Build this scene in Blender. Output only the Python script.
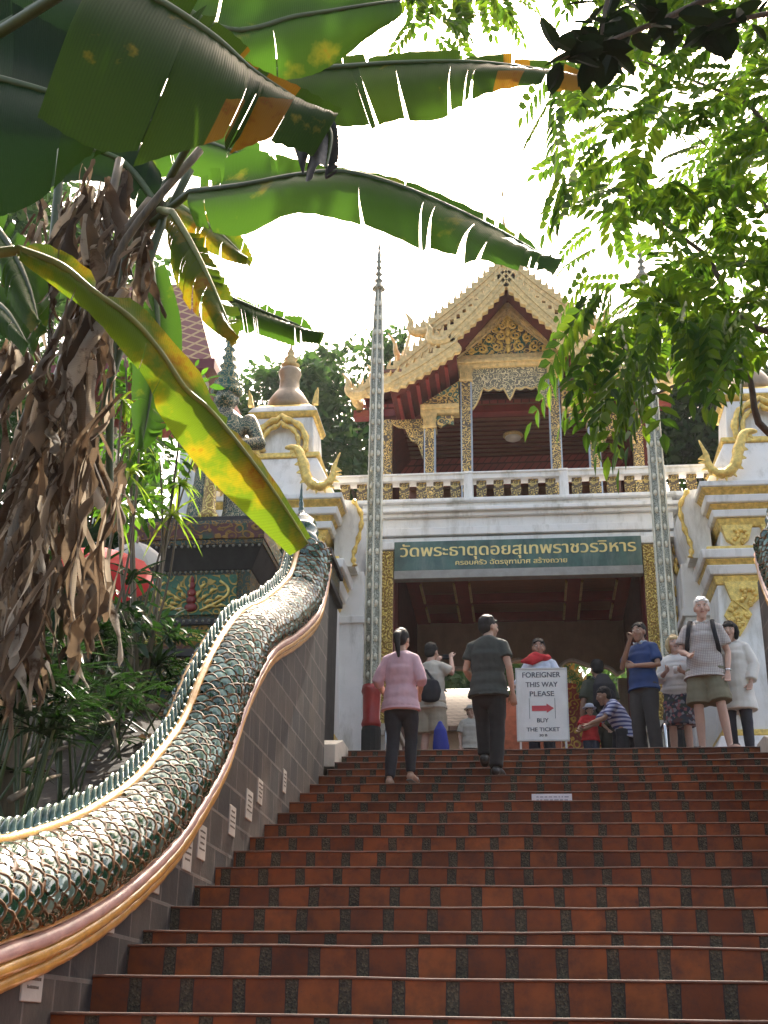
import bpy, bmesh, math, random
from mathutils import Vector, Matrix, noise
R = math.radians
for o in list(bpy.data.objects): bpy.data.objects.remove(o, do_unlink=True)
SC = bpy.context.scene
COL = SC.collection

# ------------------------------------------------------------------ camera, sky, sun, exposure
FPX, PITCH, YAW, ROLL = 1280.0, R(22.4), R(6.5), R(0.8)
fw = Vector((-math.sin(YAW)*math.cos(PITCH), math.cos(YAW)*math.cos(PITCH), math.sin(PITCH)))
r0 = Vector((math.cos(YAW), math.sin(YAW), 0)); u0 = r0.cross(fw)
rt = r0*math.cos(ROLL)+u0*math.sin(ROLL); up = -r0*math.sin(ROLL)+u0*math.cos(ROLL)
cd = bpy.data.cameras.new('camera'); cam = bpy.data.objects.new('camera', cd); COL.objects.link(cam)
cd.sensor_fit = 'VERTICAL'; cd.sensor_height = 36; cd.sensor_width = 27; cd.lens = FPX/1024*36
cd.clip_start = 0.05; cd.clip_end = 2000
cam.matrix_world = Matrix(((rt.x, up.x, -fw.x, 0), (rt.y, up.y, -fw.y, 0), (rt.z, up.z, -fw.z, 0), (0, 0, 0, 1)))
SC.camera = cam

SUN_EL, SUN_AZ = 51.0, 3.5        # azimuth: degrees from +Y towards +X
W = bpy.data.worlds.new('World'); SC.world = W; W.use_nodes = True
nt = W.node_tree; nt.nodes.clear()
sky = nt.nodes.new('ShaderNodeTexSky'); sky.sky_type = 'NISHITA'; sky.sun_disc = False
sky.sun_elevation = R(SUN_EL); sky.sun_rotation = R(SUN_AZ); sky.dust_density = 5.0; sky.air_density = 0.7; sky.ozone_density = 1.0
bg = nt.nodes.new('ShaderNodeBackground'); bg.inputs[1].default_value = 0.15
wo = nt.nodes.new('ShaderNodeOutputWorld')
wb = nt.nodes.new('ShaderNodeMix'); wb.data_type = 'RGBA'; wb.blend_type = 'MULTIPLY'; wb.inputs[0].default_value = 1; wb.inputs[7].default_value = (1.10, 1.0, .84, 1)
nt.links.new(sky.outputs[0], wb.inputs[6]); nt.links.new(wb.outputs[2], bg.inputs[0]); nt.links.new(bg.outputs[0], wo.inputs[0])
sl = bpy.data.lights.new('sun', 'SUN'); sl.energy = 2.7; sl.angle = R(0.5); sl.color = (1, .93, .82)
sun = bpy.data.objects.new('sun', sl); COL.objects.link(sun)
sd = Vector((math.sin(R(SUN_AZ))*math.cos(R(SUN_EL)), math.cos(R(SUN_AZ))*math.cos(R(SUN_EL)), math.sin(R(SUN_EL))))
sun.rotation_euler = sd.to_track_quat('Z', 'Y').to_euler(); sun.location = (0, 0, 40)
SC.view_settings.view_transform = 'Standard'; SC.view_settings.look = 'None'
SC.view_settings.exposure = 2.2; SC.view_settings.gamma = 1; SC.view_settings.use_curve_mapping = False
SC.render.engine = 'CYCLES'
SC.cycles.max_bounces = 6; SC.cycles.diffuse_bounces = 3; SC.cycles.glossy_bounces = 3
SC.cycles.transmission_bounces = 4; SC.cycles.transparent_max_bounces = 8
SC.cycles.sample_clamp_indirect = 6; SC.cycles.use_denoising = True

def at(px, py, Y):
    d = fw+rt*((px-384)/FPX)+up*((512-py)/FPX)
    return d*(Y/d.y)

# ------------------------------------------------------------------ materials
MATS = {}
def nodes(name):
    m = bpy.data.materials.new(name); m.use_nodes = True
    t = m.node_tree; b = t.nodes['Principled BSDF']
    return m, t, b
def N(t, k, **kw):
    n = t.nodes.new('ShaderNode'+k)
    for a, v in kw.items():
        if a.startswith('i_'):
            key = a[2:]
            key = int(key) if key.isdigit() else key.replace('_', ' ')
            n.inputs[key].default_value = v
        else: setattr(n, a, v)
    return n
def ramp(t, fac, stops, interp='LINEAR'):
    r = t.nodes.new('ShaderNodeValToRGB'); r.color_ramp.interpolation = interp
    e = r.color_ramp.elements
    while len(e) < len(stops): e.new(.5)
    for q, (p, c) in zip(e, stops):
        q.position = p; q.color = tuple(c)+(1,) if len(c) == 3 else c
    t.links.new(fac, r.inputs[0]); return r.outputs[0]
def mixc(t, fac, a, b, mode='MIX'):
    n = t.nodes.new('ShaderNodeMix'); n.data_type = 'RGBA'; n.blend_type = mode
    for sock, v in ((n.inputs[0], fac), (n.inputs[6], a), (n.inputs[7], b)):
        if hasattr(v, 'links'): t.links.new(v, sock)
        elif isinstance(v, (int, float)): sock.default_value = v
        else: sock.default_value = tuple(v)+(1,) if len(v) == 3 else v
    return n.outputs[2]
def coords(t, scale=(1, 1, 1), kind='Object', rot=(0, 0, 0)):
    tc = t.nodes.new('ShaderNodeTexCoord'); mp = t.nodes.new('ShaderNodeMapping')
    mp.inputs['Scale'].default_value = scale; mp.inputs['Rotation'].default_value = rot
    t.links.new(tc.outputs[kind], mp.inputs[0]); return mp.outputs[0]
def bump(t, b, h, strength=.3, dist=.01):
    n = N(t, 'Bump', i_Strength=strength, i_Distance=dist); t.links.new(h, n.inputs['Height']); t.links.new(n.outputs[0], b.inputs['Normal'])
def sc(c, k): return tuple(min(1, x*k) for x in c[:3])

def mat(name, col, rough=.6, metal=0, var=.25, nscale=6, bmp=.25, bscale=30, coat=0, dirt=None, dscale=2, stretch=(1, 1, 1), spec=.5):
    if name in MATS: return MATS[name]
    m, t, b = nodes(name)
    co = coords(t, stretch)
    n = N(t, 'TexNoise', i_Scale=nscale, i_Detail=5, i_Roughness=.6); t.links.new(co, n.inputs[0])
    c = ramp(t, n.outputs[0], [(.3, sc(col, 1-var)), (.7, sc(col, 1+var))])
    if dirt:
        d = N(t, 'TexNoise', i_Scale=dscale, i_Detail=8, i_Roughness=.7); t.links.new(coords(t, (1, 1, .22)), d.inputs[0])
        f = ramp(t, d.outputs[0], [(.5, (0, 0, 0)), (.76, (1, 1, 1))]); c = mixc(t, f, c, dirt)
    t.links.new(c, b.inputs['Base Color'])
    b.inputs['Roughness'].default_value = rough; b.inputs['Metallic'].default_value = metal
    b.inputs['Coat Weight'].default_value = coat; b.inputs['Coat Roughness'].default_value = .08
    b.inputs['Specular IOR Level'].default_value = spec
    if bmp:
        h = N(t, 'TexNoise', i_Scale=bscale, i_Detail=4); t.links.new(co, h.inputs[0]); bump(t, b, h.outputs[0], bmp, .01)
    MATS[name] = m; return m

def filigree(name, gold, ground, scale=14, thr=.5, rough=.35, metal=.6, accent=None, bs=.8):
    if name in MATS: return MATS[name]
    m, t, b = nodes(name)
    co = coords(t)
    nz = N(t, 'TexNoise', i_Scale=scale*.6, i_Detail=2); t.links.new(co, nz.inputs[0])
    ad = t.nodes.new('ShaderNodeVectorMath'); ad.operation = 'MULTIPLY_ADD'; ad.inputs[1].default_value = (.1, .1, .1)
    t.links.new(nz.outputs[1], ad.inputs[0]); t.links.new(co, ad.inputs[2])
    v = N(t, 'TexVoronoi', feature='F1', i_Scale=scale); t.links.new(ad.outputs[0], v.inputs[0])
    sn = t.nodes.new('ShaderNodeMath'); sn.operation = 'MULTIPLY'; sn.inputs[1].default_value = 17; t.links.new(v.outputs[0], sn.inputs[0])
    s2 = t.nodes.new('ShaderNodeMath'); s2.operation = 'SINE'; t.links.new(sn.outputs[0], s2.inputs[0])
    f = ramp(t, s2.outputs[0], [(thr-.25, (0, 0, 0)), (thr+.15, (1, 1, 1))])
    g = ground
    if accent:
        n2 = N(t, 'TexNoise', i_Scale=scale*.35); t.links.new(co, n2.inputs[0])
        g = mixc(t, ramp(t, n2.outputs[0], [(.46, (0, 0, 0)), (.54, (1, 1, 1))]), ground, accent)
    n3 = N(t, 'TexNoise', i_Scale=scale*1.5, i_Detail=4); t.links.new(co, n3.inputs[0])
    gc = ramp(t, n3.outputs[0], [(.3, sc(gold, .6)), (.7, sc(gold, 1.2))])
    t.links.new(mixc(t, f, g, gc), b.inputs['Base Color'])
    mm = t.nodes.new('ShaderNodeMath'); mm.operation = 'MULTIPLY'; mm.inputs[1].default_value = metal; t.links.new(f, mm.inputs[0]); t.links.new(mm.outputs[0], b.inputs['Metallic'])
    b.inputs['Roughness'].default_value = rough
    bump(t, b, f, bs, .02)
    MATS[name] = m; return m

def leafmat(name, cols, trans=.5, patch=None, pscale=5, rough=.4, veins=0, pthr=(.55, .66), spec=.08, tm=(1.6, 1.7, .7)):
    if name in MATS: return MATS[name]
    m, t, b = nodes(name); t.nodes.remove(b)
    out = [n for n in t.nodes if n.type == 'OUTPUT_MATERIAL'][0]
    geo = t.nodes.new('ShaderNodeNewGeometry')
    k = len(cols); c = ramp(t, geo.outputs['Random Per Island'], [(i/max(1, k-1), q) for i, q in enumerate(cols)])
    co = coords(t)
    n = N(t, 'TexNoise', i_Scale=pscale, i_Detail=5, i_Roughness=.65); t.links.new(co, n.inputs[0])
    if patch:
        p1, p2 = patch
        f = ramp(t, n.outputs[0], [(pthr[0], (0, 0, 0)), (pthr[1], (1, 1, 1))]); c = mixc(t, f, c, p1)
        f = ramp(t, n.outputs[0], [(pthr[1], (0, 0, 0)), (pthr[1]+.07, (1, 1, 1))]); c = mixc(t, f, c, p2)
    pb = t.nodes.new('ShaderNodeBsdfPrincipled'); t.links.new(c, pb.inputs['Base Color']); pb.inputs['Roughness'].default_value = rough; pb.inputs['Specular IOR Level'].default_value = spec
    if veins:
        uv = t.nodes.new('ShaderNodeUVMap'); w = N(t, 'TexWave', i_Scale=veins, i_Distortion=.6, i_Detail=1); w.bands_direction = 'X'
        t.links.new(uv.outputs[0], w.inputs[0]); bump(t, pb, w.outputs[1], .35, .004)
        c2 = mixc(t, ramp(t, w.outputs[1], [(.0, (.75, .75, .75)), (.6, (1, 1, 1))]), (0, 0, 0), c)
        c = mixc(t, .7, c, c2)
    if veins:
        s2 = t.nodes.new('ShaderNodeSeparateXYZ'); t.links.new(uv.outputs[0], s2.inputs[0])
        ad = t.nodes.new('ShaderNodeMath'); ad.operation = 'MULTIPLY_ADD'; ad.inputs[1].default_value = .22; t.links.new(n.outputs[0], ad.inputs[0]); t.links.new(s2.outputs[1], ad.inputs[2])
        c = mixc(t, ramp(t, ad.outputs[0], [(1.06, (0, 0, 0)), (1.10, (1, 1, 1))]), c, (.13, .075, .03))
    tr = t.nodes.new('ShaderNodeBsdfTranslucent')
    cc = mixc(t, 1.0, c, tm, 'MULTIPLY'); t.links.new(cc, tr.inputs[0])
    mx = t.nodes.new('ShaderNodeMixShader'); mx.inputs[0].default_value = trans
    t.links.new(pb.outputs[0], mx.inputs[1]); t.links.new(tr.outputs[0], mx.inputs[2]); t.links.new(mx.outputs[0], out.inputs[0])
    MATS[name] = m; return m

def stairmat():
    m, t, b = nodes('terracotta_tile')
    uv = t.nodes.new('ShaderNodeUVMap'); sp = t.nodes.new('ShaderNodeSeparateXYZ'); t.links.new(uv.outputs[0], sp.inputs[0])
    def M(op, a, bb=None):
        n = t.nodes.new('ShaderNodeMath'); n.operation = op
        for s, v in ((n.inputs[0], a), (n.inputs[1], bb)):
            if v is None: continue
            if hasattr(v, 'links'): t.links.new(v, s)
            else: s.default_value = v
        return n.outputs[0]
    q = M('DIVIDE', sp.outputs[0], .236); fr = M('FRACT', q); idx = M('FLOOR', q)
    co = coords(t)
    wob = N(t, 'TexNoise', i_Scale=9, i_Detail=3); t.links.new(co, wob.inputs[0])
    fr2 = M('ADD', fr, M('MULTIPLY', M('SUBTRACT', wob.outputs[0], .5), .07))
    strip = M('MAXIMUM', M('GREATER_THAN', fr2, .80), M('LESS_THAN', fr2, .035))
    wn = N(t, 'TexWhiteNoise', noise_dimensions='2D'); cb = t.nodes.new('ShaderNodeCombineXYZ')
    t.links.new(idx, cb.inputs[0]); t.links.new(M('FLOOR', sp.outputs[1]), cb.inputs[1]); t.links.new(cb.outputs[0], wn.inputs[0])
    tile = ramp(t, wn.outputs[0], [(0, (.15, .037, .009)), (.5, (.20, .052, .012)), (1, (.26, .072, .016))])
    n = N(t, 'TexNoise', i_Scale=7, i_Detail=8, i_Roughness=.7); t.links.new(co, n.inputs[0])
    tile = mixc(t, ramp(t, n.outputs[0], [(.42, (0, 0, 0)), (.75, (1, 1, 1))]), tile, (.06, .024, .015))
    vo = N(t, 'TexVoronoi', i_Scale=110); t.links.new(co, vo.inputs[0])
    peb = ramp(t, vo.outputs[1], [(0, (.022, .018, .011)), (.6, (.062, .050, .029)), (1, (.12, .095, .055))])
    c = mixc(t, strip, tile, peb)
    gro = M('MAXIMUM', M('LESS_THAN', M('ABSOLUTE', M('SUBTRACT', fr2, .80)), .012), M('LESS_THAN', M('ABSOLUTE', M('SUBTRACT', fr2, .035)), .012))
    c = mixc(t, gro, c, (.035, .025, .018))
    big = N(t, 'TexNoise', i_Scale=1.1, i_Detail=7, i_Roughness=.65); t.links.new(coords(t, (1, .6, 1)), big.inputs[0])
    c = mixc(t, 1.0, c, ramp(t, big.outputs[0], [(.3, (.55, .52, .5)), (.55, (1, 1, 1)), (.75, (1.25, 1.2, 1.1))]), 'MULTIPLY')
    sp2 = N(t, 'TexVoronoi', i_Scale=23); t.links.new(co, sp2.inputs[0]); c = mixc(t, ramp(t, sp2.outputs[0], [(.0, (.7, .7, .7)), (.10, (0, 0, 0))]), c, (.05, .03, .02))
    t.links.new(c, b.inputs['Base Color']); b.inputs['Roughness'].default_value = .62; b.inputs['Specular IOR Level'].default_value = .25
    h = mixc(t, strip, (.6, .6, .6), vo.outputs[0]); bump(t, b, h, .5, .008)
    return m

def brickmat(name, c1, c2, mortar, bw, bh, scale=1, rough=.6, ms=.012, axes='YZ'):
    m, t, b = nodes(name)
    tc = t.nodes.new('ShaderNodeTexCoord'); sp = t.nodes.new('ShaderNodeSeparateXYZ'); cb = t.nodes.new('ShaderNodeCombineXYZ')
    t.links.new(tc.outputs['Object'], sp.inputs[0]); t.links.new(sp.outputs['XYZ'.index(axes[0])], cb.inputs[0]); t.links.new(sp.outputs['XYZ'.index(axes[1])], cb.inputs[1])
    br = t.nodes.new('ShaderNodeTexBrick'); t.links.new(cb.outputs[0], br.inputs[0])
    br.inputs['Scale'].default_value = scale; br.inputs['Mortar Size'].default_value = ms; br.inputs['Brick Width'].default_value = bw; br.inputs['Row Height'].default_value = bh
    br.inputs[1].default_value = (*c1, 1); br.inputs[2].default_value = (*c2, 1); br.inputs[3].default_value = (*mortar, 1)
    n = N(t, 'TexNoise', i_Scale=5, i_Detail=9, i_Roughness=.7); t.links.new(tc.outputs['Object'], n.inputs[0])
    c = mixc(t, 1.0, br.outputs[0], ramp(t, n.outputs[0], [(.3, (.5, .5, .5)), (.75, (1.5, 1.45, 1.4))]), 'MULTIPLY')
    n2 = N(t, 'TexNoise', i_Scale=1.3, i_Detail=6); t.links.new(coords(t, (1, 1.5, .4)), n2.inputs[0])
    c = mixc(t, ramp(t, n2.outputs[0], [(.55, (0, 0, 0)), (.75, (.5, .5, .5))]), c, (.17, .13, .1))
    t.links.new(c, b.inputs['Base Color']); b.inputs['Roughness'].default_value = rough
    n3 = N(t, 'TexNoise', i_Scale=40, i_Detail=3); t.links.new(tc.outputs['Object'], n3.inputs[0])
    bump(t, b, mixc(t, .3, br.outputs[1], n3.outputs[0]), .5, .012)
    return m

def lattice(name, c1, c2, k=9, w=.16):
    m, t, b = nodes(name)
    tc = t.nodes.new('ShaderNodeTexCoord'); sp = t.nodes.new('ShaderNodeSeparateXYZ'); t.links.new(tc.outputs['Object'], sp.inputs[0])
    def M(op, a, bb=None):
        n = t.nodes.new('ShaderNodeMath'); n.operation = op
        for s, v in ((n.inputs[0], a), (n.inputs[1], bb)):
            if v is None: continue
            if hasattr(v, 'links'): t.links.new(v, s)
            else: s.default_value = v
        return n.outputs[0]
    u = M('MULTIPLY', M('ADD', sp.outputs[0], sp.outputs[1]), k*.6); v = M('MULTIPLY', sp.outputs[2], k)
    a = M('ABSOLUTE', M('SUBTRACT', M('FRACT', M('ADD', u, v)), .5)); bb = M('ABSOLUTE', M('SUBTRACT', M('FRACT', M('SUBTRACT', u, v)), .5))
    f = M('LESS_THAN', M('MINIMUM', a, bb), w/2)
    t.links.new(mixc(t, f, c1, c2), b.inputs['Base Color']); b.inputs['Roughness'].default_value = .45
    bump(t, b, f, .6, .01); return m

def tilemat(name, c1, c2, rows=9, cols=7, rough=.4):
    m, t, b = nodes(name)
    tc = t.nodes.new('ShaderNodeTexCoord'); sp = t.nodes.new('ShaderNodeSeparateXYZ'); cb = t.nodes.new('ShaderNodeCombineXYZ')
    t.links.new(tc.outputs['Object'], sp.inputs[0])
    ad = t.nodes.new('ShaderNodeMath'); ad.operation = 'ADD'; t.links.new(sp.outputs[0], ad.inputs[0]); t.links.new(sp.outputs[1], ad.inputs[1])
    t.links.new(ad.outputs[0], cb.inputs[0]); t.links.new(sp.outputs[2], cb.inputs[1])
    br = t.nodes.new('ShaderNodeTexBrick'); t.links.new(cb.outputs[0], br.inputs[0]); br.inputs['Scale'].default_value = 1
    br.inputs['Brick Width'].default_value = 1/cols; br.inputs['Row Height'].default_value = 1/rows; br.inputs['Mortar Size'].default_value = .012
    br.inputs[1].default_value = (*c1, 1); br.inputs[2].default_value = (*c2, 1); br.inputs[3].default_value = (*sc(c1, .35), 1)
    t.links.new(br.outputs[0], b.inputs['Base Color']); b.inputs['Roughness'].default_value = rough
    bump(t, b, br.outputs[1], .6, .02); return m

WHITE = mat('white_plaster', (.84, .83, .79), .6, var=.06, nscale=3, bmp=.15, bscale=25, dirt=(.42, .40, .33), dscale=4)
CREAM = mat('cream_plaster', (.62, .56, .46), .7, var=.1, dirt=(.3, .26, .2))
GOLD = mat('gilded_stucco', (.78, .54, .15), .38, .4, var=.35, nscale=18, bmp=.8, bscale=45)
PALEGOLD = mat('glare_paled_gilt', (.62, .46, .20), .5, .2, var=.3, nscale=14, bmp=.7, bscale=40)  # gilt paled in its colour to stand in for glare and backlight
GFIL = filigree('gilded_relief', (.92, .66, .18), (.34, .20, .04), 13, .3, metal=.25)
GFIL_T = filigree('gilt_on_teal', (.72, .50, .16), (.04, .12, .09), 9, .3, metal=.3, accent=(.10, .07, .04))
GFIL_C = filigree('gilt_on_black', (.70, .48, .15), (.08, .06, .035), 13, .22, metal=.3)
GFIL_B = filigree('gilt_on_brown', (.66, .46, .15), (.12, .08, .04), 13, .22)
GFIL_W = filigree('gilt_on_white', (.60, .44, .16), (.7, .68, .6), 12, .5)
SILVER = filigree('mirror_mosaic', (.76, .73, .58), (.17, .18, .12), 40, .3, .3, .45)
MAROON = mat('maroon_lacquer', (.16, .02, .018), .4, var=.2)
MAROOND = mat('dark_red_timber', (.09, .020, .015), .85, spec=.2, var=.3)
WOOD = mat('ceiling_boards', (.16, .075, .04), .5, var=.35, nscale=5, stretch=(1, 14, 14))
ROOFT = tilemat('maroon_roof_tile', (.20, .045, .04), (.26, .06, .05), 8, 7)
BLACK = mat('dark_recess', (.02, .018, .016), .8, var=.2)
STONE = brickmat('slate_wall_blocks', (.016, .017, .020), (.062, .052, .043), (.11, .10, .09), .33, .22, ms=.010)
STAIR = stairmat()
NOSE = mat('worn_step_edge', (.11, .045, .025), .55, var=.5, nscale=9, dirt=(.15, .09, .06), dscale=6)
SOIL = mat('leaf_littered_soil', (.030, .022, .015), .9, var=.5, nscale=9, bmp=.9, bscale=14)  # base colour kept dark, standing in for shade under the banana leaves
PAVE = mat('landing_pavers', (.22, .11, .07), .6, var=.25)
STEEL = mat('steel', (.6, .6, .6), .2, 1, var=.05, bmp=0)

# ------------------------------------------------------------------ mesh builder
class MB:
    def __init__(s): s.v = []; s.f = []; s.mi = []; s.uv = []; s.m = 0; s.sm = []; s.smooth = False
    def face(s, idx, uv=None):
        s.f.append(tuple(idx)); s.mi.append(s.m); s.uv.append(uv); s.sm.append(s.smooth)
    def box(s, x0, x1, y0, y1, z0, z1, M=None):
        b = len(s.v)
        ps = [Vector((x, y, z)) for z in (z0, z1) for y in (y0, y1) for x in (x0, x1)]
        s.v += [M @ p if M else p for p in ps]
        for q in ((0, 2, 3, 1), (4, 5, 7, 6), (0, 1, 5, 4), (2, 6, 7, 3), (0, 4, 6, 2), (1, 3, 7, 5)): s.face([b+i for i in q])
    def taper(s, cx, cy, z0, z1, hx0, hy0, hx1, hy1):
        b = len(s.v)
        for z, hx, hy in ((z0, hx0, hy0), (z1, hx1, hy1)):
            s.v += [Vector((cx-hx, cy-hy, z)), Vector((cx+hx, cy-hy, z)), Vector((cx+hx, cy+hy, z)), Vector((cx-hx, cy+hy, z))]
        s.face([b+3, b+2, b+1, b]); s.face([b+4, b+5, b+6, b+7])
        for i in range(4): j = (i+1) % 4; s.face([b+i, b+j, b+4+j, b+4+i])
    def stack(s, cx, cy, rows):
        for z0, z1, h0, h1 in rows: s.taper(cx, cy, z0, z1, h0, h0, h1, h1)
    def prism(s, pts, a0, a1, axis='Y'):
        def P(p, a): return Vector((p[0], a, p[1])) if axis == 'Y' else (Vector((a, p[0], p[1])) if axis == 'X' else Vector((p[0], p[1], a)))
        n = len(pts); b = len(s.v)
        s.v += [P(p, a0) for p in pts]+[P(p, a1) for p in pts]
        s.face(range(b+n-1, b-1, -1)); s.face(range(b+n, b+2*n))
        for i in range(n): j = (i+1) % n; s.face([b+i, b+j, b+n+j, b+n+i])
    def lathe(s, prof, c, n=20, sx=1, sy=1, rot=0):
        b = len(s.v); c = Vector(c)
        for r, z in prof:
            for k in range(n):
                a = 2*math.pi*k/n+rot; s.v.append(c+Vector((r*sx*math.cos(a), r*sy*math.sin(a), z)))
        for i in range(len(prof)-1):
            for k in range(n): k2 = (k+1) % n; s.face([b+i*n+k, b+i*n+k2, b+(i+1)*n+k2, b+(i+1)*n+k])
        s.face([b+k for k in range(n-1, -1, -1)]); m = b+(len(prof)-1)*n; s.face([m+k for k in range(n)])
    def tube(s, pts, rad, n=8, ref=None, caps=True, rnd=False):
        pts = [Vector(p) for p in pts]; L = len(pts)
        if not hasattr(rad, '__len__'): rad = [rad]*L
        rad = [(r, r) if not hasattr(r, '__len__') else r for r in rad]
        ref = Vector(ref) if ref else Vector((1, 0, 0))
        if rnd:
            t0 = (pts[0]-pts[1]).normalized(); t1 = (pts[-1]-pts[-2]).normalized(); P = []; Q = []
            for k in (.95, .72, .4):
                e = math.sqrt(1-k*k)
                P.insert(0, (pts[0]+t0*min(rad[0])*k, (rad[0][0]*e, rad[0][1]*e))); Q.append((pts[-1]+t1*min(rad[-1])*k, (rad[-1][0]*e, rad[-1][1]*e)))
            P.sort(key=lambda q: q[1][0]); Q.sort(key=lambda q: -q[1][0])
            pts = [p for p, _ in P]+pts+[q for q, _ in Q]; rad = [r for _, r in P]+rad+[r for _, r in Q]; L = len(pts)
        b = len(s.v)
        for i in range(L):
            t = (pts[min(i+1, L-1)]-pts[max(i-1, 0)]).normalized()
            a = ref-t*ref.dot(t)
            if a.length < .05: a = Vector((0, 1, 0))-t*t.y
            if a.length < .05: a = Vector((0, 0, 1))-t*t.z
            a.normalize(); c = t.cross(a)
            for k in range(n):
                w = 2*math.pi*k/n; s.v.append(pts[i]+a*(rad[i][0]*math.cos(w))+c*(rad[i][1]*math.sin(w)))
        for i in range(L-1):
            for k in range(n): k2 = (k+1) % n; s.face([b+i*n+k, b+i*n+k2, b+(i+1)*n+k2, b+(i+1)*n+k])
        if caps:
            s.face([b+k for k in range(n-1, -1, -1)]); m = b+(L-1)*n; s.face([m+k for k in range(n)])
    def ball(s, c, r, n=12, m=8):
        c = Vector(c); rx, ry, rz = r if hasattr(r, '__len__') else (r, r, r); b = len(s.v)
        s.v.append(c-Vector((0, 0, rz)))
        for i in range(1, m):
            a = -math.pi/2+math.pi*i/m
            for k in range(n): w = 2*math.pi*k/n; s.v.append(c+Vector((rx*math.cos(a)*math.cos(w), ry*math.cos(a)*math.sin(w), rz*math.sin(a))))
        s.v.append(c+Vector((0, 0, rz))); e = len(s.v)-1
        for k in range(n):
            k2 = (k+1) % n; s.face([b, b+1+k2, b+1+k]); q = b+1+(m-2)*n; s.face([q+k, q+k2, e])
            for i in range(m-2): q = b+1+i*n; s.face([q+k, q+k2, q+n+k2, q+n+k])
    def quad(s, a, b_, c, d, uv=None):
        k = len(s.v); s.v += [Vector(a), Vector(b_), Vector(c), Vector(d)]; s.face([k, k+1, k+2, k+3], uv)
    def build(s, name, mats, parent=None, smooth=None, bevel=0, sub=0, angle=40):
        me = bpy.data.meshes.new(name); me.from_pydata([tuple(p) for p in s.v], [], s.f)
        if not isinstance(mats, (list, tuple)): mats = [mats]
        for m in mats: me.materials.append(m)
        for p, mi, sm in zip(me.polygons, s.mi, s.sm):
            p.material_index = min(mi, len(mats)-1); p.use_smooth = sm if smooth is None else smooth
        if any(u is not None for u in s.uv):
            L = me.uv_layers.new(name='UVMap')
            for p, u in zip(me.polygons, s.uv):
                if u:
                    for li, q in zip(p.loop_indices, u): L.data[li].uv = q
        me.update()
        o = bpy.data.objects.new(name, me); COL.objects.link(o)
        if parent is not None:
            o.parent = parent; o.matrix_parent_inverse = Matrix.Translation(-base_of(parent))
        if bevel:
            b = o.modifiers.new('bevel', 'BEVEL'); b.width = bevel; b.segments = 2; b.limit_method = 'ANGLE'; b.angle_limit = R(35)
        if sub:
            b = o.modifiers.new('sub', 'SUBSURF'); b.levels = b.render_levels = sub
        return o
def base_of(o):
    p = Vector((0, 0, 0))
    while o is not None and o.type == 'EMPTY': p = p+o.location; o = o.parent
    return p
def tag(o, label=None, cat=None, group=None, kind=None):
    if label: o['label'] = label
    if cat: o['category'] = cat
    if group: o['group'] = group
    if kind: o['kind'] = kind
    return o
def thing(name, loc, label, cat, group=None):
    o = bpy.data.objects.new(name, None); COL.objects.link(o); o.location = loc; o.empty_display_size = .1
    return tag(o, label, cat, group)
def copyshift(o, d):
    c = o.copy(); COL.objects.link(c); c.matrix_parent_inverse = Matrix.Translation(Vector(d)) @ o.matrix_parent_inverse
    return c
def sm3(pts, n):
    """resample a polyline of vectors with Catmull-Rom to n points"""
    P = [Vector(p) for p in pts]; out = []; L = len(P)-1
    for i in range(n):
        t = i/(n-1)*L; k = min(int(t), L-1); u = t-k
        a, b, c, d = P[max(k-1, 0)], P[k], P[k+1], P[min(k+2, L)]
        out.append(.5*((2*b)+(c-a)*u+(2*a-5*b+4*c-d)*u*u+(3*b-a-3*c+d)*u**3))
    return out
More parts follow.
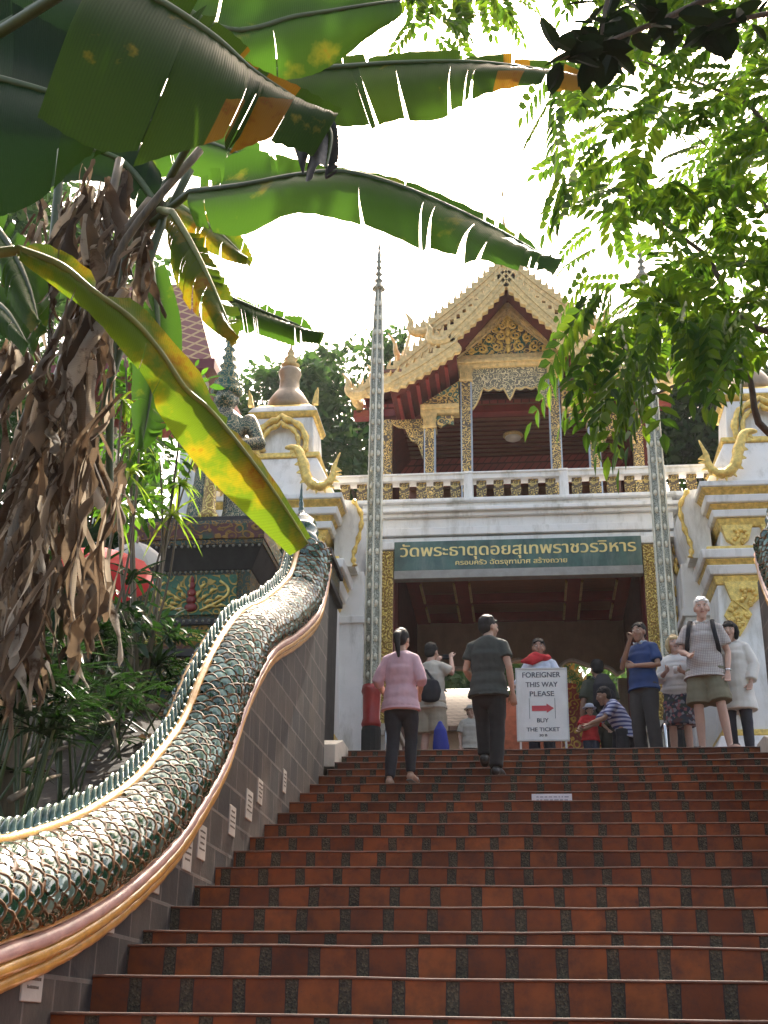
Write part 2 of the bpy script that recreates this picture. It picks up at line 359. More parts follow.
def text(name, body, size, loc, material, parent, width=None, ext=.004, bold=0):
    """raised lettering: every outline of every glyph becomes its own thin solid, so overlapping strokes stay clean"""
    from mathutils.geometry import tessellate_polygon
    cu = bpy.data.curves.new(name, 'FONT'); cu.body = body; cu.size = 10; cu.align_x = 'CENTER'; cu.fill_mode = 'NONE'; cu.resolution_u = 4
    o = bpy.data.objects.new(name+'_curve', cu); COL.objects.link(o)
    dg = bpy.context.evaluated_depsgraph_get(); me = bpy.data.meshes.new_from_object(o.evaluated_get(dg)); bpy.data.objects.remove(o, do_unlink=True)
    adj = {}
    for e in me.edges:
        p, q = e.vertices; adj.setdefault(p, []).append(q); adj.setdefault(q, []).append(p)
    seen = set(); loops = []
    for v in adj:
        if v in seen: continue
        l = [v]; seen.add(v)
        while True:
            n = [x for x in adj[l[-1]] if x not in seen]
            if not n: break
            seen.add(n[0]); l.append(n[0])
        P = [me.vertices[i].co.copy() for i in l]; loops.append((P, sum(P[i-1].x*P[i].y-P[i].x*P[i-1].y for i in range(len(P)))/2))
    xs = [p.x for P, _ in loops for p in P]; k = width/(max(xs)-min(xs)) if width else size/10; xm = (max(xs)+min(xs))/2
    k = size/10 if not width else k; kx = k; kz = size/10
    def inside(pt, P):
        c = False
        for i in range(len(P)):
            a_, b_ = P[i-1], P[i]
            if (a_.y > pt.y) != (b_.y > pt.y) and pt.x < (b_.x-a_.x)*(pt.y-a_.y)/(b_.y-a_.y)+a_.x: c = not c
        return c
    mb = MB(); lift = 0; sg_ = -1 if max((abs(A), A) for P, A in loops)[1] > 0 else 1   # outlines of one font wind clockwise, of another anticlockwise
    for P, A in loops:
        if A*sg_ > 0: continue
        grp = [P]+[Q for Q, B in loops if B*sg_ > 0 and inside(Q[0], P)]
        flat = [p for g_ in grp for p in g_]; tri = tessellate_polygon(grp)
        for dx in ((0, bold) if bold else (0,)):
            lift += 1; y0 = loc[1]-ext-.0003*(lift % 7); b0 = len(mb.v)
            mb.v += [Vector((loc[0]+(p.x-xm)*kx+dx, y0, loc[2]+p.y*kz)) for p in flat]
            for t_ in tri:
                v0, v1, v2 = (flat[i] for i in t_); cr = (v1.x-v0.x)*(v2.y-v0.y)-(v2.x-v0.x)*(v1.y-v0.y)
                mb.face([b0+i for i in (t_ if cr > 0 else t_[::-1])])
            off = 0
            for g_ in grp:
                m_ = len(g_); b1 = len(mb.v); mb.v += [Vector((loc[0]+(p.x-xm)*kx+dx, loc[1]+.003, loc[2]+p.y*kz)) for p in g_]
                for i in range(m_): j = (i+1) % m_; mb.face([b0+off+i, b0+off+j, b1+j, b1+i])
                off += m_
    return mb.build(name, material, parent)
def boxes(name, m, parent, lst, bevel=0):
    for b in lst:
        mb = MB(); mb.box(*b); mb.build(name, m, parent, bevel=bevel)
def lerp(a, b, t): return a+(b-a)*t
def interp(tab, x):
    if x <= tab[0][0]: return tab[0][1]
    for (a, p), (b, q) in zip(tab, tab[1:]):
        if x <= b: return p+(q-p)*(x-a)/(b-a)
    return tab[-1][1]

# ------------------------------------------------------------------ setting: ground, stairs, landing
ZT, YT, RUN, RISE = 2.96, 14.0, .49, .164
GPROF = [(-200, -2.2), (0, -2.0), (2.5, -.9), (4, -.05), (5, .25), (7, .95), (9, 2.1), (11, 2.8), (12.5, 2.9), (400, 2.9)]
def build_ground():
    mb = MB()
    ys = [-200, -60, -20, -6, -2, 0, 1, 2, 3, 4]+[4.5+.25*i for i in range(36)]+[14, 17, 22, 30, 45, 80, 150, 400]
    xs = [-300, -120, -50, -25, -15]+[-11+.3*i for i in range(30)]+[-2.3, -2.2, 2.95, 3.05]+[3.5+.8*i for i in range(8)]+[15, 25, 50, 120, 300]
    for y in ys:
        for x in xs:
            inside = -2.25 < x < 3.0
            z = interp(GPROF, y)
            if inside: z = min(z, ZT-.3347*(YT-y)-.5) if y < 18 else z-.02
            else:
                z += .10*noise.noise(Vector((x*.9, y*.9, 0)))+.05*noise.noise(Vector((x*3, y*3, 4))) if 3 < y < 13 and abs(x) > 2.4 else 0
                if x < -4: z += min(.8, (-4-x)*.12) if y > 5 else 0
            mb.v.append(Vector((x, y, z)))
    nx = len(xs)
    for j in range(len(ys)-1):
        for i in range(nx-1): a = j*nx+i; mb.face([a, a+1, a+nx+1, a+nx])
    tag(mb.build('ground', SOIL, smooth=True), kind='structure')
build_ground()

def build_stairs():
    rnd = random.Random(3)
    mb = MB(); x0, x1 = -1.96, 2.62
    js = [float(j) for j in range(0, 16)]+[15.5+k for k in range(0, 24)]
    noses = [(YT-RUN*j, ZT-RISE*j) for j in js]
    noses[15] = (noses[15][0], noses[15][1])
    xsn = [x0+(x1-x0)*i/12 for i in range(13)]
    for i, (y, z) in enumerate(noses):
        zl = noses[i+1][1] if i+1 < len(noses) else z-RISE
        yb = noses[i-1][0] if i else y+.3
        du = rnd.uniform(-.03, .03)+.02*i; wz = [rnd.uniform(-.004, .004) for _ in xsn]
        for k in range(12):
            xa, xb = xsn[k], xsn[k+1]; za, zb = z+wz[k], z+wz[k+1]
            mb.m = 0
            uv = [(xa+du, i+.05), (xb+du, i+.05), (xb+du, i+.95), (xa+du, i+.95)]
            mb.quad((xa, y+.012, zl-.03), (xb, y+.012, zl-.03), (xb, y+.012, zb-.012), (xa, y+.012, za-.012), uv)
            # nosing: rounded lip standing 12 mm proud of the riser
            mb.m = 1
            prof = [(.012, -.013), (.003, -.012), (.000, -.007), (.004, -.001), (.012, 0)]
            for (p, q), (p2, q2) in zip(prof, prof[1:]):
                mb.quad((xa, y+p, za+q), (xb, y+p, zb+q), (xb, y+p2, zb+q2), (xa, y+p2, za+q2))
            mb.m = 0
            uv = [(xa+du, i+.05), (xb+du, i+.05), (xb+du, i+.95), (xa+du, i+.95)]
            mb.quad((xa, y+.012, za), (xb, y+.012, zb), (xb, yb+.02, zb), (xa, yb+.02, za), uv)
    o = mb.build('stair_steps', [STAIR, NOSE]); tag(o, kind='structure')
    mb = MB(); mb.box(-7, 7, YT+.25, 21.6, ZT-.3, ZT-.004); tag(mb.build('pavement', PAVE), kind='structure')
    # flat path at the foot of the stairs
    mb = MB(); mb.box(-6, 7, -14, YT-RUN*37.5, -3.6, ZT-RISE*38.5); tag(mb.build('path', PAVE), kind='structure')
    # small whitewashed kerb blocks beside the top steps
    mb = MB(); mb.prism([(13.2, 2.62), (14.2, 2.62), (14.2, 3.02), (13.75, 3.02), (13.2, 2.86)], -2.24, -1.98, 'X'); tag(mb.build('kerb', CREAM, bevel=.01), kind='structure')
    mb = MB(); mb.prism([(13.2, 2.62), (14.2, 2.62), (14.2, 3.02), (13.75, 3.02), (13.2, 2.86)], 2.5, 2.85, 'X'); tag(mb.build('kerb', CREAM, bevel=.01), kind='structure')
build_stairs()

# ------------------------------------------------------------------ naga balustrades with their walls
NPATH = [(1.2, -.75), (2.4, -.42), (3.4, -.16), (4.2, .04), (4.79, .17), (5.39, .30), (6.15, .53), (6.96, .86), (7.54, 1.19), (8.1, 1.58), (8.63, 2.12), (9.36, 2.65), (10.3, 3.06), (11.0, 3.38), (11.5, 3.66), (11.85, 4.0), (12.05, 4.35)]
NX = -2.2
SCALE_G = mat('green_glazed_scale', (.010, .055, .026), .14, .1, var=.4, nscale=5, bmp=0, coat=1)
SCALE_S = mat('silver_glint_scale', (.17, .26, .20), .18, .3, var=.4, nscale=5, bmp=0, coat=1)  # silver glaze, its pale colour also standing in for sun glints
RIM = mat('scale_gilt_rim', (.10, .045, .015), .65, 0, var=.4, spec=.15)
ORANGE = mat('orange_glazed_band', (.52, .27, .06), .28, 0, var=.25, nscale=10, bmp=.2, coat=.6)
PINK = mat('pink_glazed_band', (.50, .30, .26), .35, 0, var=.2, nscale=10, coat=.4)
CRESTM = mat('crest_mosaic', (.06, .12, .085), .22, .3, var=.5, nscale=12, bmp=.3, coat=.8)
def naga(name, X0, mir, label, wlabel):
    P = sm3([Vector((0, y, z)) for y, z in NPATH], 160)
    S = [0]
    for a, b in zip(P, P[1:]): S.append(S[-1]+(b-a).length)
    LEN = S[-1]
    def frame(s):
        s = max(0, min(LEN, s)); lo = 0
        import bisect
        i = min(max(bisect.bisect_right(S, s)-1, 0), len(P)-2); t = (s-S[i])/(S[i+1]-S[i])
        p = P[i].lerp(P[i+1], t); a = P[max(i-2, 0)]; b = P[min(i+3, len(P)-1)]
        tg = (b-a).normalized(); return p, tg, Vector((0, -tg.z, tg.y))
    SEC = [(.270, .175), (.288, .23), (.280, .30), (.235, .37), (.155, .42), (.055, .445)]
    def hs(s): return lerp(1.05, .82, min(1, max(0, (s-3.2)/4)))*(1+.32*max(0, min(1, (s-LEN+2.6)/2.2)))
    def pt(s, u, v):
        p, tg, n = frame(s); p = p+n*(v*hs(s)); return Vector((X0+u*mir, p.y, p.z))
    def surf(s, w, sgn=1):
        q = w*(len(SEC)-1); i = min(int(q), len(SEC)-2); t = q-i
        u = lerp(SEC[i][0], SEC[i+1][0], t); v = lerp(SEC[i][1], SEC[i+1][1], t)
        du, dv = SEC[i+1][0]-SEC[i][0], SEC[i+1][1]-SEC[i][1]; l = math.hypot(du, dv)
        p, tg, n = frame(s); nn = (Vector((mir*sgn, 0, 0))*(dv/l)+n*(-du/l)).normalized()
        return pt(s, u*(1 if sgn > 0 else -.42), v), nn
    root = thing(name, (X0, 8, frame(LEN*.6)[0].z), label, 'naga statue', 'naga balustrades flanking the stairs')
    # core body
    mb = MB(); mb.smooth = True; n = 90; ring = [(-.15, -.01), (.25, -.01)]+SEC+[(.01, .45)]+[(-u*.42, v) for u, v in reversed(SEC)]
    b0 = len(mb.v)
    for i in range(n+1): mb.v += [pt(LEN*i/n, u, v) for u, v in ring]
    k = len(ring)
    for i in range(n):
        for j in range(k): j2 = (j+1) % k; mb.face([i*k+j, i*k+j2, (i+1)*k+j2, (i+1)*k+j])
    mb.face(range(k-1, -1, -1)); mb.face([n*k+j for j in range(k)])
    mb.build('body', SCALE_G, root)
    # scales, each a raised dome with a gilt rim, pointing towards the tail
    mb = MB(); mb.smooth = True
    rows = 5; s = .12; ci = 0; rn = random.Random(5)
    A = [R(a) for a in (-90, -60, -30, 0, 30, 60, 90)]
    while s < LEN-.06:
        L = lerp(.118, .085, min(1, max(0, (s-3)/5)))
        for sgn in (1, -1):
            for r in range(rows):
                w0 = (r+.5)/rows if ci % 2 == 0 else r/rows
                if w0 < .04: w0 = .05
                dw = .58/rows; base = len(mb.v); jit = rn.uniform(-.003, .003)
                tilt = rn.uniform(.8, 1.3); sk = 2 if rn.random() < lerp(.12, .60, min(1, max(0, (s-3.8)/3.5))) else 0  # silver scales grow commoner up the body, imitating sun glints there
                for rho, hh in ((.0, .010), (.48, .036), (.86, .022), (.89, .028), (1.0, .026), (1.02, .004)):
                    for a in A:
                        ss = s+L*.95*rho*math.cos(a)+jit; ww = min(1, max(0, w0+dw*rho*math.sin(a)))
                        p, nn = surf(ss, ww, sgn); lift = (hh+.014*rho*math.cos(a))*tilt
                        mb.v.append(p+nn*lift)
                m = len(A)
                for q in range(5):
                    mb.m = 1 if q >= 2 else sk
                    for i in range(m-1):
                        f = [base+q*m+i, base+q*m+i+1, base+(q+1)*m+i+1, base+(q+1)*m+i]
                        mb.face(f if sgn*mir > 0 else f[::-1])
        s += L*.68; ci += 1
    mb.build('scales', [SCALE_G, RIM, SCALE_S], root)
    # ridge lines and belly bands: glazed half-round tubes
    def band(nm, u, v, r, m, segs=True):
        mb = MB(); mb.smooth = True; q = 150
        pts = [pt(LEN*i/q, u, v) for i in range(q+1)]
        mb.tube(pts, [r*(1 if (i % 4 or not segs) else .90) for i in range(q+1)], 8); mb.build(nm, m, root)
    for sg in (1, -1):
        band('ridge_line', .045 if sg > 0 else -.075, .475 if sg > 0 else .45, .03 if sg > 0 else .018, ORANGE)
        if sg < 0: continue
        band('belly_band', .262, -.008, .031, ORANGE); band('belly_band', .280, .048, .031, ORANGE)
        band('belly_band', .284, .105, .033, PINK); band('belly_band', .276, .153, .018, ORANGE)
    # crest of flame-shaped spines
    s = .1
    mb = MB(); mb.smooth = True
    while s < LEN-.12:
        k = lerp(.72, .9, min(1, s/8))*random.Random(int(s*100)).uniform(.88, 1.12)
        def q(ds, dv, du=0): return pt(s+ds*k, -.015+du, .455+dv*k)
        mb.tube(sm3([q(-.01, -.02), q(0, .04), q(.025, .085), (q(.07, .12)), q(.125, .125)], 9), [(.030*k, .045*k), (.032*k, .046*k), (.030*k, .042*k), (.026*k, .036*k), (.021*k, .030*k), (.016*k, .024*k), (.012*k, .017*k), (.008*k, .010*k), (.003*k, .004*k)], 7)
        for du in (-.03, .03): mb.tube([q(.03, .0, du), q(.055, .045, du), q(.085, .05, du), q(.09, .03, du)], [.016*k, .018*k, .013*k, .005*k], 6)
        s += .118*k
    mb.build('crest', CRESTM, root)
    # tail: curls up past the wall end into a ringed spire
    p, tg, n_ = frame(LEN); p = p+n_*.12
    tail = sm3([Vector((X0, p.y, p.z+.12)), Vector((X0-.0*mir, p.y+.12, p.z+.45)), Vector((X0-.05*mir, p.y+.30, p.z+.62)), Vector((X0-.08*mir, p.y+.40, p.z+.72)), Vector((X0-.10*mir, p.y+.44, p.z+.90)), Vector((X0-.10*mir, p.y+.44, p.z+1.10))], 40)
    mb = MB(); mb.smooth = True; rr = []
    for i in range(40):
        t = i/39; r = interp([(0, .20), (.2, .13), (.38, .05), (.6, .036), (.75, .026), (1, .004)], t); rr.append(r*(1+.15*math.sin(i*2.2)))
    mb.tube(tail, rr, 12); mb.build('tail', SCALE_G, root)
    # wall below: faced in slate blocks, topped by the body
    wroot = thing('retaining_wall', (X0, 8, 0), wlabel, 'wall', 'slate walls under the nagas')
    mb = MB(); Q = [(q.y, q.z-.03) for q in P[::4]]; Q = [q for q in Q if q[0] < 12.3]
    poly = [(1.2, -2.6), (12.32, -1.0), (12.32, Q[-1][1])]+list(reversed(Q))
    mb.prism(poly, X0-.24, X0+.24, 'X'); mb.build('wall_face', STONE, wroot)
    return root, wroot, frame
NAGA, NWALL, NFR = naga('naga_statue', NX, 1, 'green scaled naga balustrade with flame crest running up the left wall', 'dark slate block wall with inscribed plaques below the full length naga')
def plaques():
    rn = random.Random(8)
    pm = mat('marble_plaque', (.42, .40, .35), .5, var=.15, dirt=(.25, .22, .17)); ink = mat('plaque_lettering', (.12, .10, .08), .7, var=.1, bmp=0)
    for i, y in enumerate([4.72, 5.18, 5.5, 6.05, 6.48, 6.78, 7.4, 7.72, 8.5, 9.0, 9.35, 10.3]):
        zs = ZT-.3347*(YT-y)+.13+rn.uniform(-.02, .06); w = rn.uniform(.13, .24); h = rn.uniform(.17, .22); x = NX+.24
        mb = MB(); mb.box(x-.01, x+.008, y-w/2, y+w/2, zs, zs+h); p = mb.build('plaque', pm, NWALL, bevel=.004)
        mb = MB()
        for k in range(4):
            l = rn.uniform(.5, .85)*w; zz = zs+h*(.78-.17*k); yy = y-l/2
            while yy < y+l/2-.008:
                q = rn.uniform(.006, .016); mb.box(x+.006, x+.0095, yy, yy+q, zz, zz+rn.uniform(.008, .013)); yy += q+.004
        mb.build('lettering', ink, p)
plaques()
NAGA_R, NWALL_R, _ = naga('naga_statue', 2.57, -1, 'naga balustrade at the right picture edge beside the woman in white', 'slate wall under the naga at the right edge of the stairs')

# ------------------------------------------------------------------ gatehouse
def build_gate():
    c = -.045; xl, xr = -1.77, 1.68
    g = thing('gatehouse', (c, 17.2, ZT), 'white and gold temple gatehouse with a coffered dark red passage above the stairs', 'building')
    # white masses: flank walls and the deep entablature carrying the terrace
    boxes('wall', WHITE, g, [(-5.2, -2.12, 17.25, 17.7, ZT-.5, 7.12), (2.03, 7.5, 17.25, 17.7, ZT-.5, 7.12)])
    for y0, y1, z0, z1, e in ((17.0, 17.72, 6.55, 6.64, 0), (16.96, 17.74, 6.66, 6.78, 0), (17.0, 17.72, 6.78, 6.93, 0), (16.93, 17.75, 6.93, 6.99, .05), (16.86, 17.78, 6.99, 7.05, .1), (16.98, 17.72, 7.05, 7.15, .0), (16.90, 22.6, 7.15, 7.20, .05)):
        mb = MB(); mb.box(-2.25-e*1, 2.16+e*1, y0, y1, z0, z1); mb.build('cornice', WHITE, g, bevel=.012)
    boxes('terrace_edge', WHITE, g, [(-5.2, -2.4, 17.05, 17.24, 6.93, 7.15), (2.3, 7.5, 17.05, 17.24, 6.93, 7.15)], .012)
    boxes('terrace_slab', WHITE, g, [(-5.2, -2.31, 16.95, 22.6, 7.152, 7.198), (2.22, 7.5, 16.95, 22.6, 7.152, 7.198)], .012)
    # gilded door posts on white plinths, with mirror edged outer strips
    for sx, xa, xb in ((-1, -2.10, -1.775), (1, 1.685, 2.01)):
        mb = MB(); mb.box(xa, xb, 17.0, 17.5, 3.92, 6.52); p = mb.build('post', MAROON, g)
        mb = MB(); m0 = (xa+xb)/2
        inner = (m0-.04, xb-.012) if sx < 0 else (xa+.012, m0+.04); outer = (xa+.02, m0-.06) if sx < 0 else (m0+.06, xb-.02)
        mb.box(inner[0], inner[1], 16.93, 16.99, 3.95, 6.42)
        rn = random.Random(4)
        z = 3.98
        while z < 6.38:
            xx = (inner[0]+inner[1])/2
            for dx in (-.045, 0, .045):
                mb.ball((xx+dx+rn.uniform(-.004, .004), 16.93, z+abs(dx)*.5), (.024, .018, .022), 6, 4)
            z += .052
        mb.build('gilded_panel', GFIL, p)
        mb = MB(); mb.box(outer[0], outer[1], 16.95, 16.99, 3.95, 6.45); mb.build('mosaic_strip', SILVER, p)
        mb = MB(); mb.box(xa-.04, xb+.04, 16.9, 17.55, 6.43, 6.545); mb.build('capital', WHITE, p, bevel=.015)
        mb = MB(); mb.box(xa-.10, xb+.08, 16.85, 17.5, ZT-.05, 3.75); mb.box(xa-.14, xb+.12, 16.8, 17.52, 3.75, 3.83); mb.box(xa-.08, xb+.06, 16.88, 17.5, 3.83, 3.93); mb.build('plinth', CREAM, p, bevel=.012)
        # outer gilded foliage strip against the wall
        mb = MB(); q = xa-.22 if sx < 0 else xb+.22; rn = random.Random(9)
        z = 4.0
        while z < 6.5:
            for kx in range(3): mb.ball((q+rn.uniform(-.09, .09), 17.2, z+rn.uniform(-.05, .05)), (rn.uniform(.03, .07), .05, rn.uniform(.05, .10)), 7, 5)
            z += .12
        mb.build('gilded_foliage', GOLD, p, smooth=True)
    # passage: side walls, coffered ceiling, rear lintel with cusped arches
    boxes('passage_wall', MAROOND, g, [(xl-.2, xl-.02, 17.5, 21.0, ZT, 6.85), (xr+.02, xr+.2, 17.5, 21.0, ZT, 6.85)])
    mb = MB(); mb.box(xl-.1, xr+.1, 17.1, 21.3, 6.75, 6.80); mb.build('ceiling', mat('passage_ceiling_boards', (.30, .14, .075), .55, var=.3, nscale=5, stretch=(1, 14, 14)), g)
    mb = MB()
    for y in (17.62, 18.75, 19.9, 20.9): mb.box(xl, xr, y-.06, y+.06, 6.60, 6.745)
    for x in (xl+.10, -.92, .82, xr-.10): mb.box(x-.11, x+.11, 17.2, 20.95, 6.58, 6.742)
    mb.build('ceiling_beams', mat('red_ceiling_beam', (.26, .035, .03), .5, var=.2), g, bevel=.01)
    for x in (xl+.21, -.80, -1.04, .70, .94, xr-.21): boxes('gilt_trim', PALEGOLD, g, [(x-.018, x+.018, y0, y1, 6.56, 6.60) for y0, y1 in ((17.75, 18.62), (18.88, 19.78), (20.02, 20.78))])
    cusp = []
    n = 96
    for i in range(n+1):
        t = i/n; x = xl+(xr-xl)*t; u = (t*3) % 1
        z = 5.60+.30*abs(math.sin(math.pi*t*3+.35))**.8+.06*math.sin(math.pi*t*9)
        cusp.append((x, z))
    mb = MB(); mb.prism([(xl-.05, 6.9)]+cusp+[(xr+.05, 6.9)], 21.0, 21.18, 'Y'); mb.build('rear_lintel', CREAM_D, g)
    mb = MB(); mb.smooth = True; mb.tube([(x, 20.98, z) for x, z in cusp], .028, 6, ref=(0, 1, 0)); mb.build('arch_trim', WHITE, g)
    boxes('rear_pier', CREAM_D, g, [(xl-.3, xl+.12, 21.0, 21.25, ZT, 5.6), (xr-.12, xr+.3, 21.0, 21.25, ZT, 5.6)])
    # round ceiling lamp of the passage
    L = thing('ceiling_lamp', (-.04, 18.2, 6.75), 'round unlit lamp fixed to the gate passage ceiling', 'lamp', 'ceiling lamps'); lamp_parts(L, -.04, 18.25, 6.75)
def lamp_parts(L, x, y, z):
    mb = MB(); mb.smooth = True; mb.lathe([(.19, 0), (.20, -.03), (.17, -.06)], (x, y, z), 24); mb.build('frame', PALEGOLD, L)
    mb = MB(); mb.smooth = True; mb.lathe([(.16, -.055), (.15, -.09), (.10, -.12), (.01, -.13)], (x, y, z), 24); mb.build('lamp_shade', mat('frosted_glass', (.6, .58, .5), .3, var=.05, bmp=0), L)
CREAM_D = mat('aged_cream_wall', (.50, .42, .33), .7, var=.12, dirt=(.3, .24, .18))
build_gate()

def build_sign_board():
    s = thing('gate_sign', (-.045, 16.9, 6.0), 'long green name board with raised gold Thai lettering over the gate opening', 'sign')
    gm = mat('green_marble', (.045, .10, .075), .3, var=.45, nscale=4, bmp=.1, dirt=(.14, .19, .16), dscale=5)
    gl = mat('gold_letters', (.75, .58, .22), .35, .35, var=.1, bmp=0)
    mb = MB(); mb.box(-1.77, 1.68, 16.88, 16.98, 6.10, 6.535); mb.build('panel', gm, s, bevel=.006)
    mb = MB(); mb.box(-1.77, 1.68, 16.86, 17.02, 5.97, 6.095); mb.build('frame', mat('grey_sign_ledge', (.30, .29, .26), .6, var=.2), s, bevel=.008)
    text('lettering', 'วัดพระธาตุดอยสุเทพราชวรวิหาร', .24, (-.045, 16.874, 6.305), gl, s, width=3.28, bold=.009)
    text('lettering', 'ครอบครัว ฉัตรจุฑามาศ สร้างถวาย', .1, (-.13, 16.874, 6.165), gl, s, width=1.55, bold=.004)
build_sign_board()

def build_balustrade():
    b = thing('terrace_balustrade', (0, 17.2, 7.2), 'white terrace balustrade with flat gilded balusters above the gate', 'balustrade')
    mb = MB(); mb.box(-5.2, 7.4, 17.08, 17.32, 7.57, 7.66); mb.box(-5.2, 7.4, 17.05, 17.35, 7.645, 7.675); mb.build('top_rail', WHITE, b, bevel=.01)
    mb = MB(); mb.box(-5.2, 7.4, 17.1, 17.3, 7.2, 7.29); mb.build('bottom_rail', WHITE, b, bevel=.01)
    xs = [-4.88, -3.48, -2.10, -.72, .66, 2.04, 3.42, 4.82, 6.22]
    p0 = None
    for x in xs:
        if p0 is None:
            mb = MB(); mb.box(x-.065, x+.065, 17.06, 17.34, 7.2, 7.69); p0 = mb.build('post', WHITE, b, bevel=.01)
        else: copyshift(p0, (x-xs[0], 0, 0))
    mb = MB(); x = 0
    prof = [(-.07, 7.29), (.07, 7.29), (.075, 7.33), (.062, 7.36), (.075, 7.43), (.062, 7.50), (.075, 7.53), (.07, 7.57), (-.07, 7.57), (-.075, 7.53), (-.062, 7.50), (-.075, 7.43), (-.062, 7.36), (-.075, 7.33)]
    mb.prism(prof, 17.16, 17.23, 'Y'); q0 = mb.build('baluster', GFIL_B, b)
    first = True
    for xa, xb in zip(xs, xs[1:]):
        for k in range(5):
            xx = xa+.065+(xb-xa-.13)*(k+.5)/5
            if first: q0.matrix_parent_inverse = Matrix.Translation((xx, 0, 0)) @ q0.matrix_parent_inverse; first = False; ref = xx
            else: copyshift(q0, (xx-ref, 0, 0))
build_balustrade()

# ------------------------------------------------------------------ upper pavilion
def hook(mb, p, sx, k, y):
    """naga-head finial: a swelling curl that rises to a flame tip, in the XZ plane"""
    pts = [(0, 0), (.12, -.05), (.26, -.03), (.34, .07), (.33, .20), (.38, .32), (.46, .42)]
    rad = [(.10), (.10), (.095), (.075), (.06), (.035), (.008)]
    mb.tube(sm3([Vector((p[0]+sx*a*k, y, p[1]+b*k)) for a, b in pts], 18), [r*k for r in [interp([(i/6, q) for i, q in enumerate(rad)], j/17) for j in range(18)]], 8, ref=(0, 1, 0))
    mb.prism([(p[0]+sx*k*a, p[1]+k*b) for a, b in ((.05, .05), (.16, .22), (.15, .08), (.25, .2), (.25, .05))], y-.02, y+.02, 'Y')
def barge(mb, a, b, y, depth=.10, w=.17, tooth=.13):
    """one bargeboard from a to b in XZ with flame fringe on top and scalloped lower edge"""
    A, B = Vector((a[0], 0, a[1])), Vector((b[0], 0, b[1])); d = (B-A); L = d.length; d.normalize(); n = Vector((-d.z, 0, d.x))
    if n.z < 0: n = -n
    def P(s, v): t = max(0, min(1, s/L)); q = A+d*s+n*(v-.22*L*t*(1-t)*.5); return (q.x, q.z)
    n_t = max(4, int(L/tooth)); up_, lo = [], []
    for i in range(n_t):
        s0 = L*i/n_t; st = L/n_t
        up_ += [P(s0, .02), P(s0+st*.35, .06), P(s0-st*.25, .15), P(s0+st*.75, .07), P(s0+st*.9, .03)]
        lo += [P(s0, -w*.82), P(s0+st*.5, -w)]
    up_.append(P(L, .02)); lo.append(P(L, -w*.7))
    mb.prism(up_+list(reversed(lo)), y, y+depth, 'Y')
    mb.prism([P(L*i/8, -.03) for i in range(9)]+[P(L*i/8, -.07) for i in range(8, -1, -1)], y-.02, y+.001, 'Y'); mb.prism([P(L*i/8, -.13) for i in range(9)]+[P(L*i/8, -.16) for i in range(8, -1, -1)], y-.015, y+.001, 'Y')
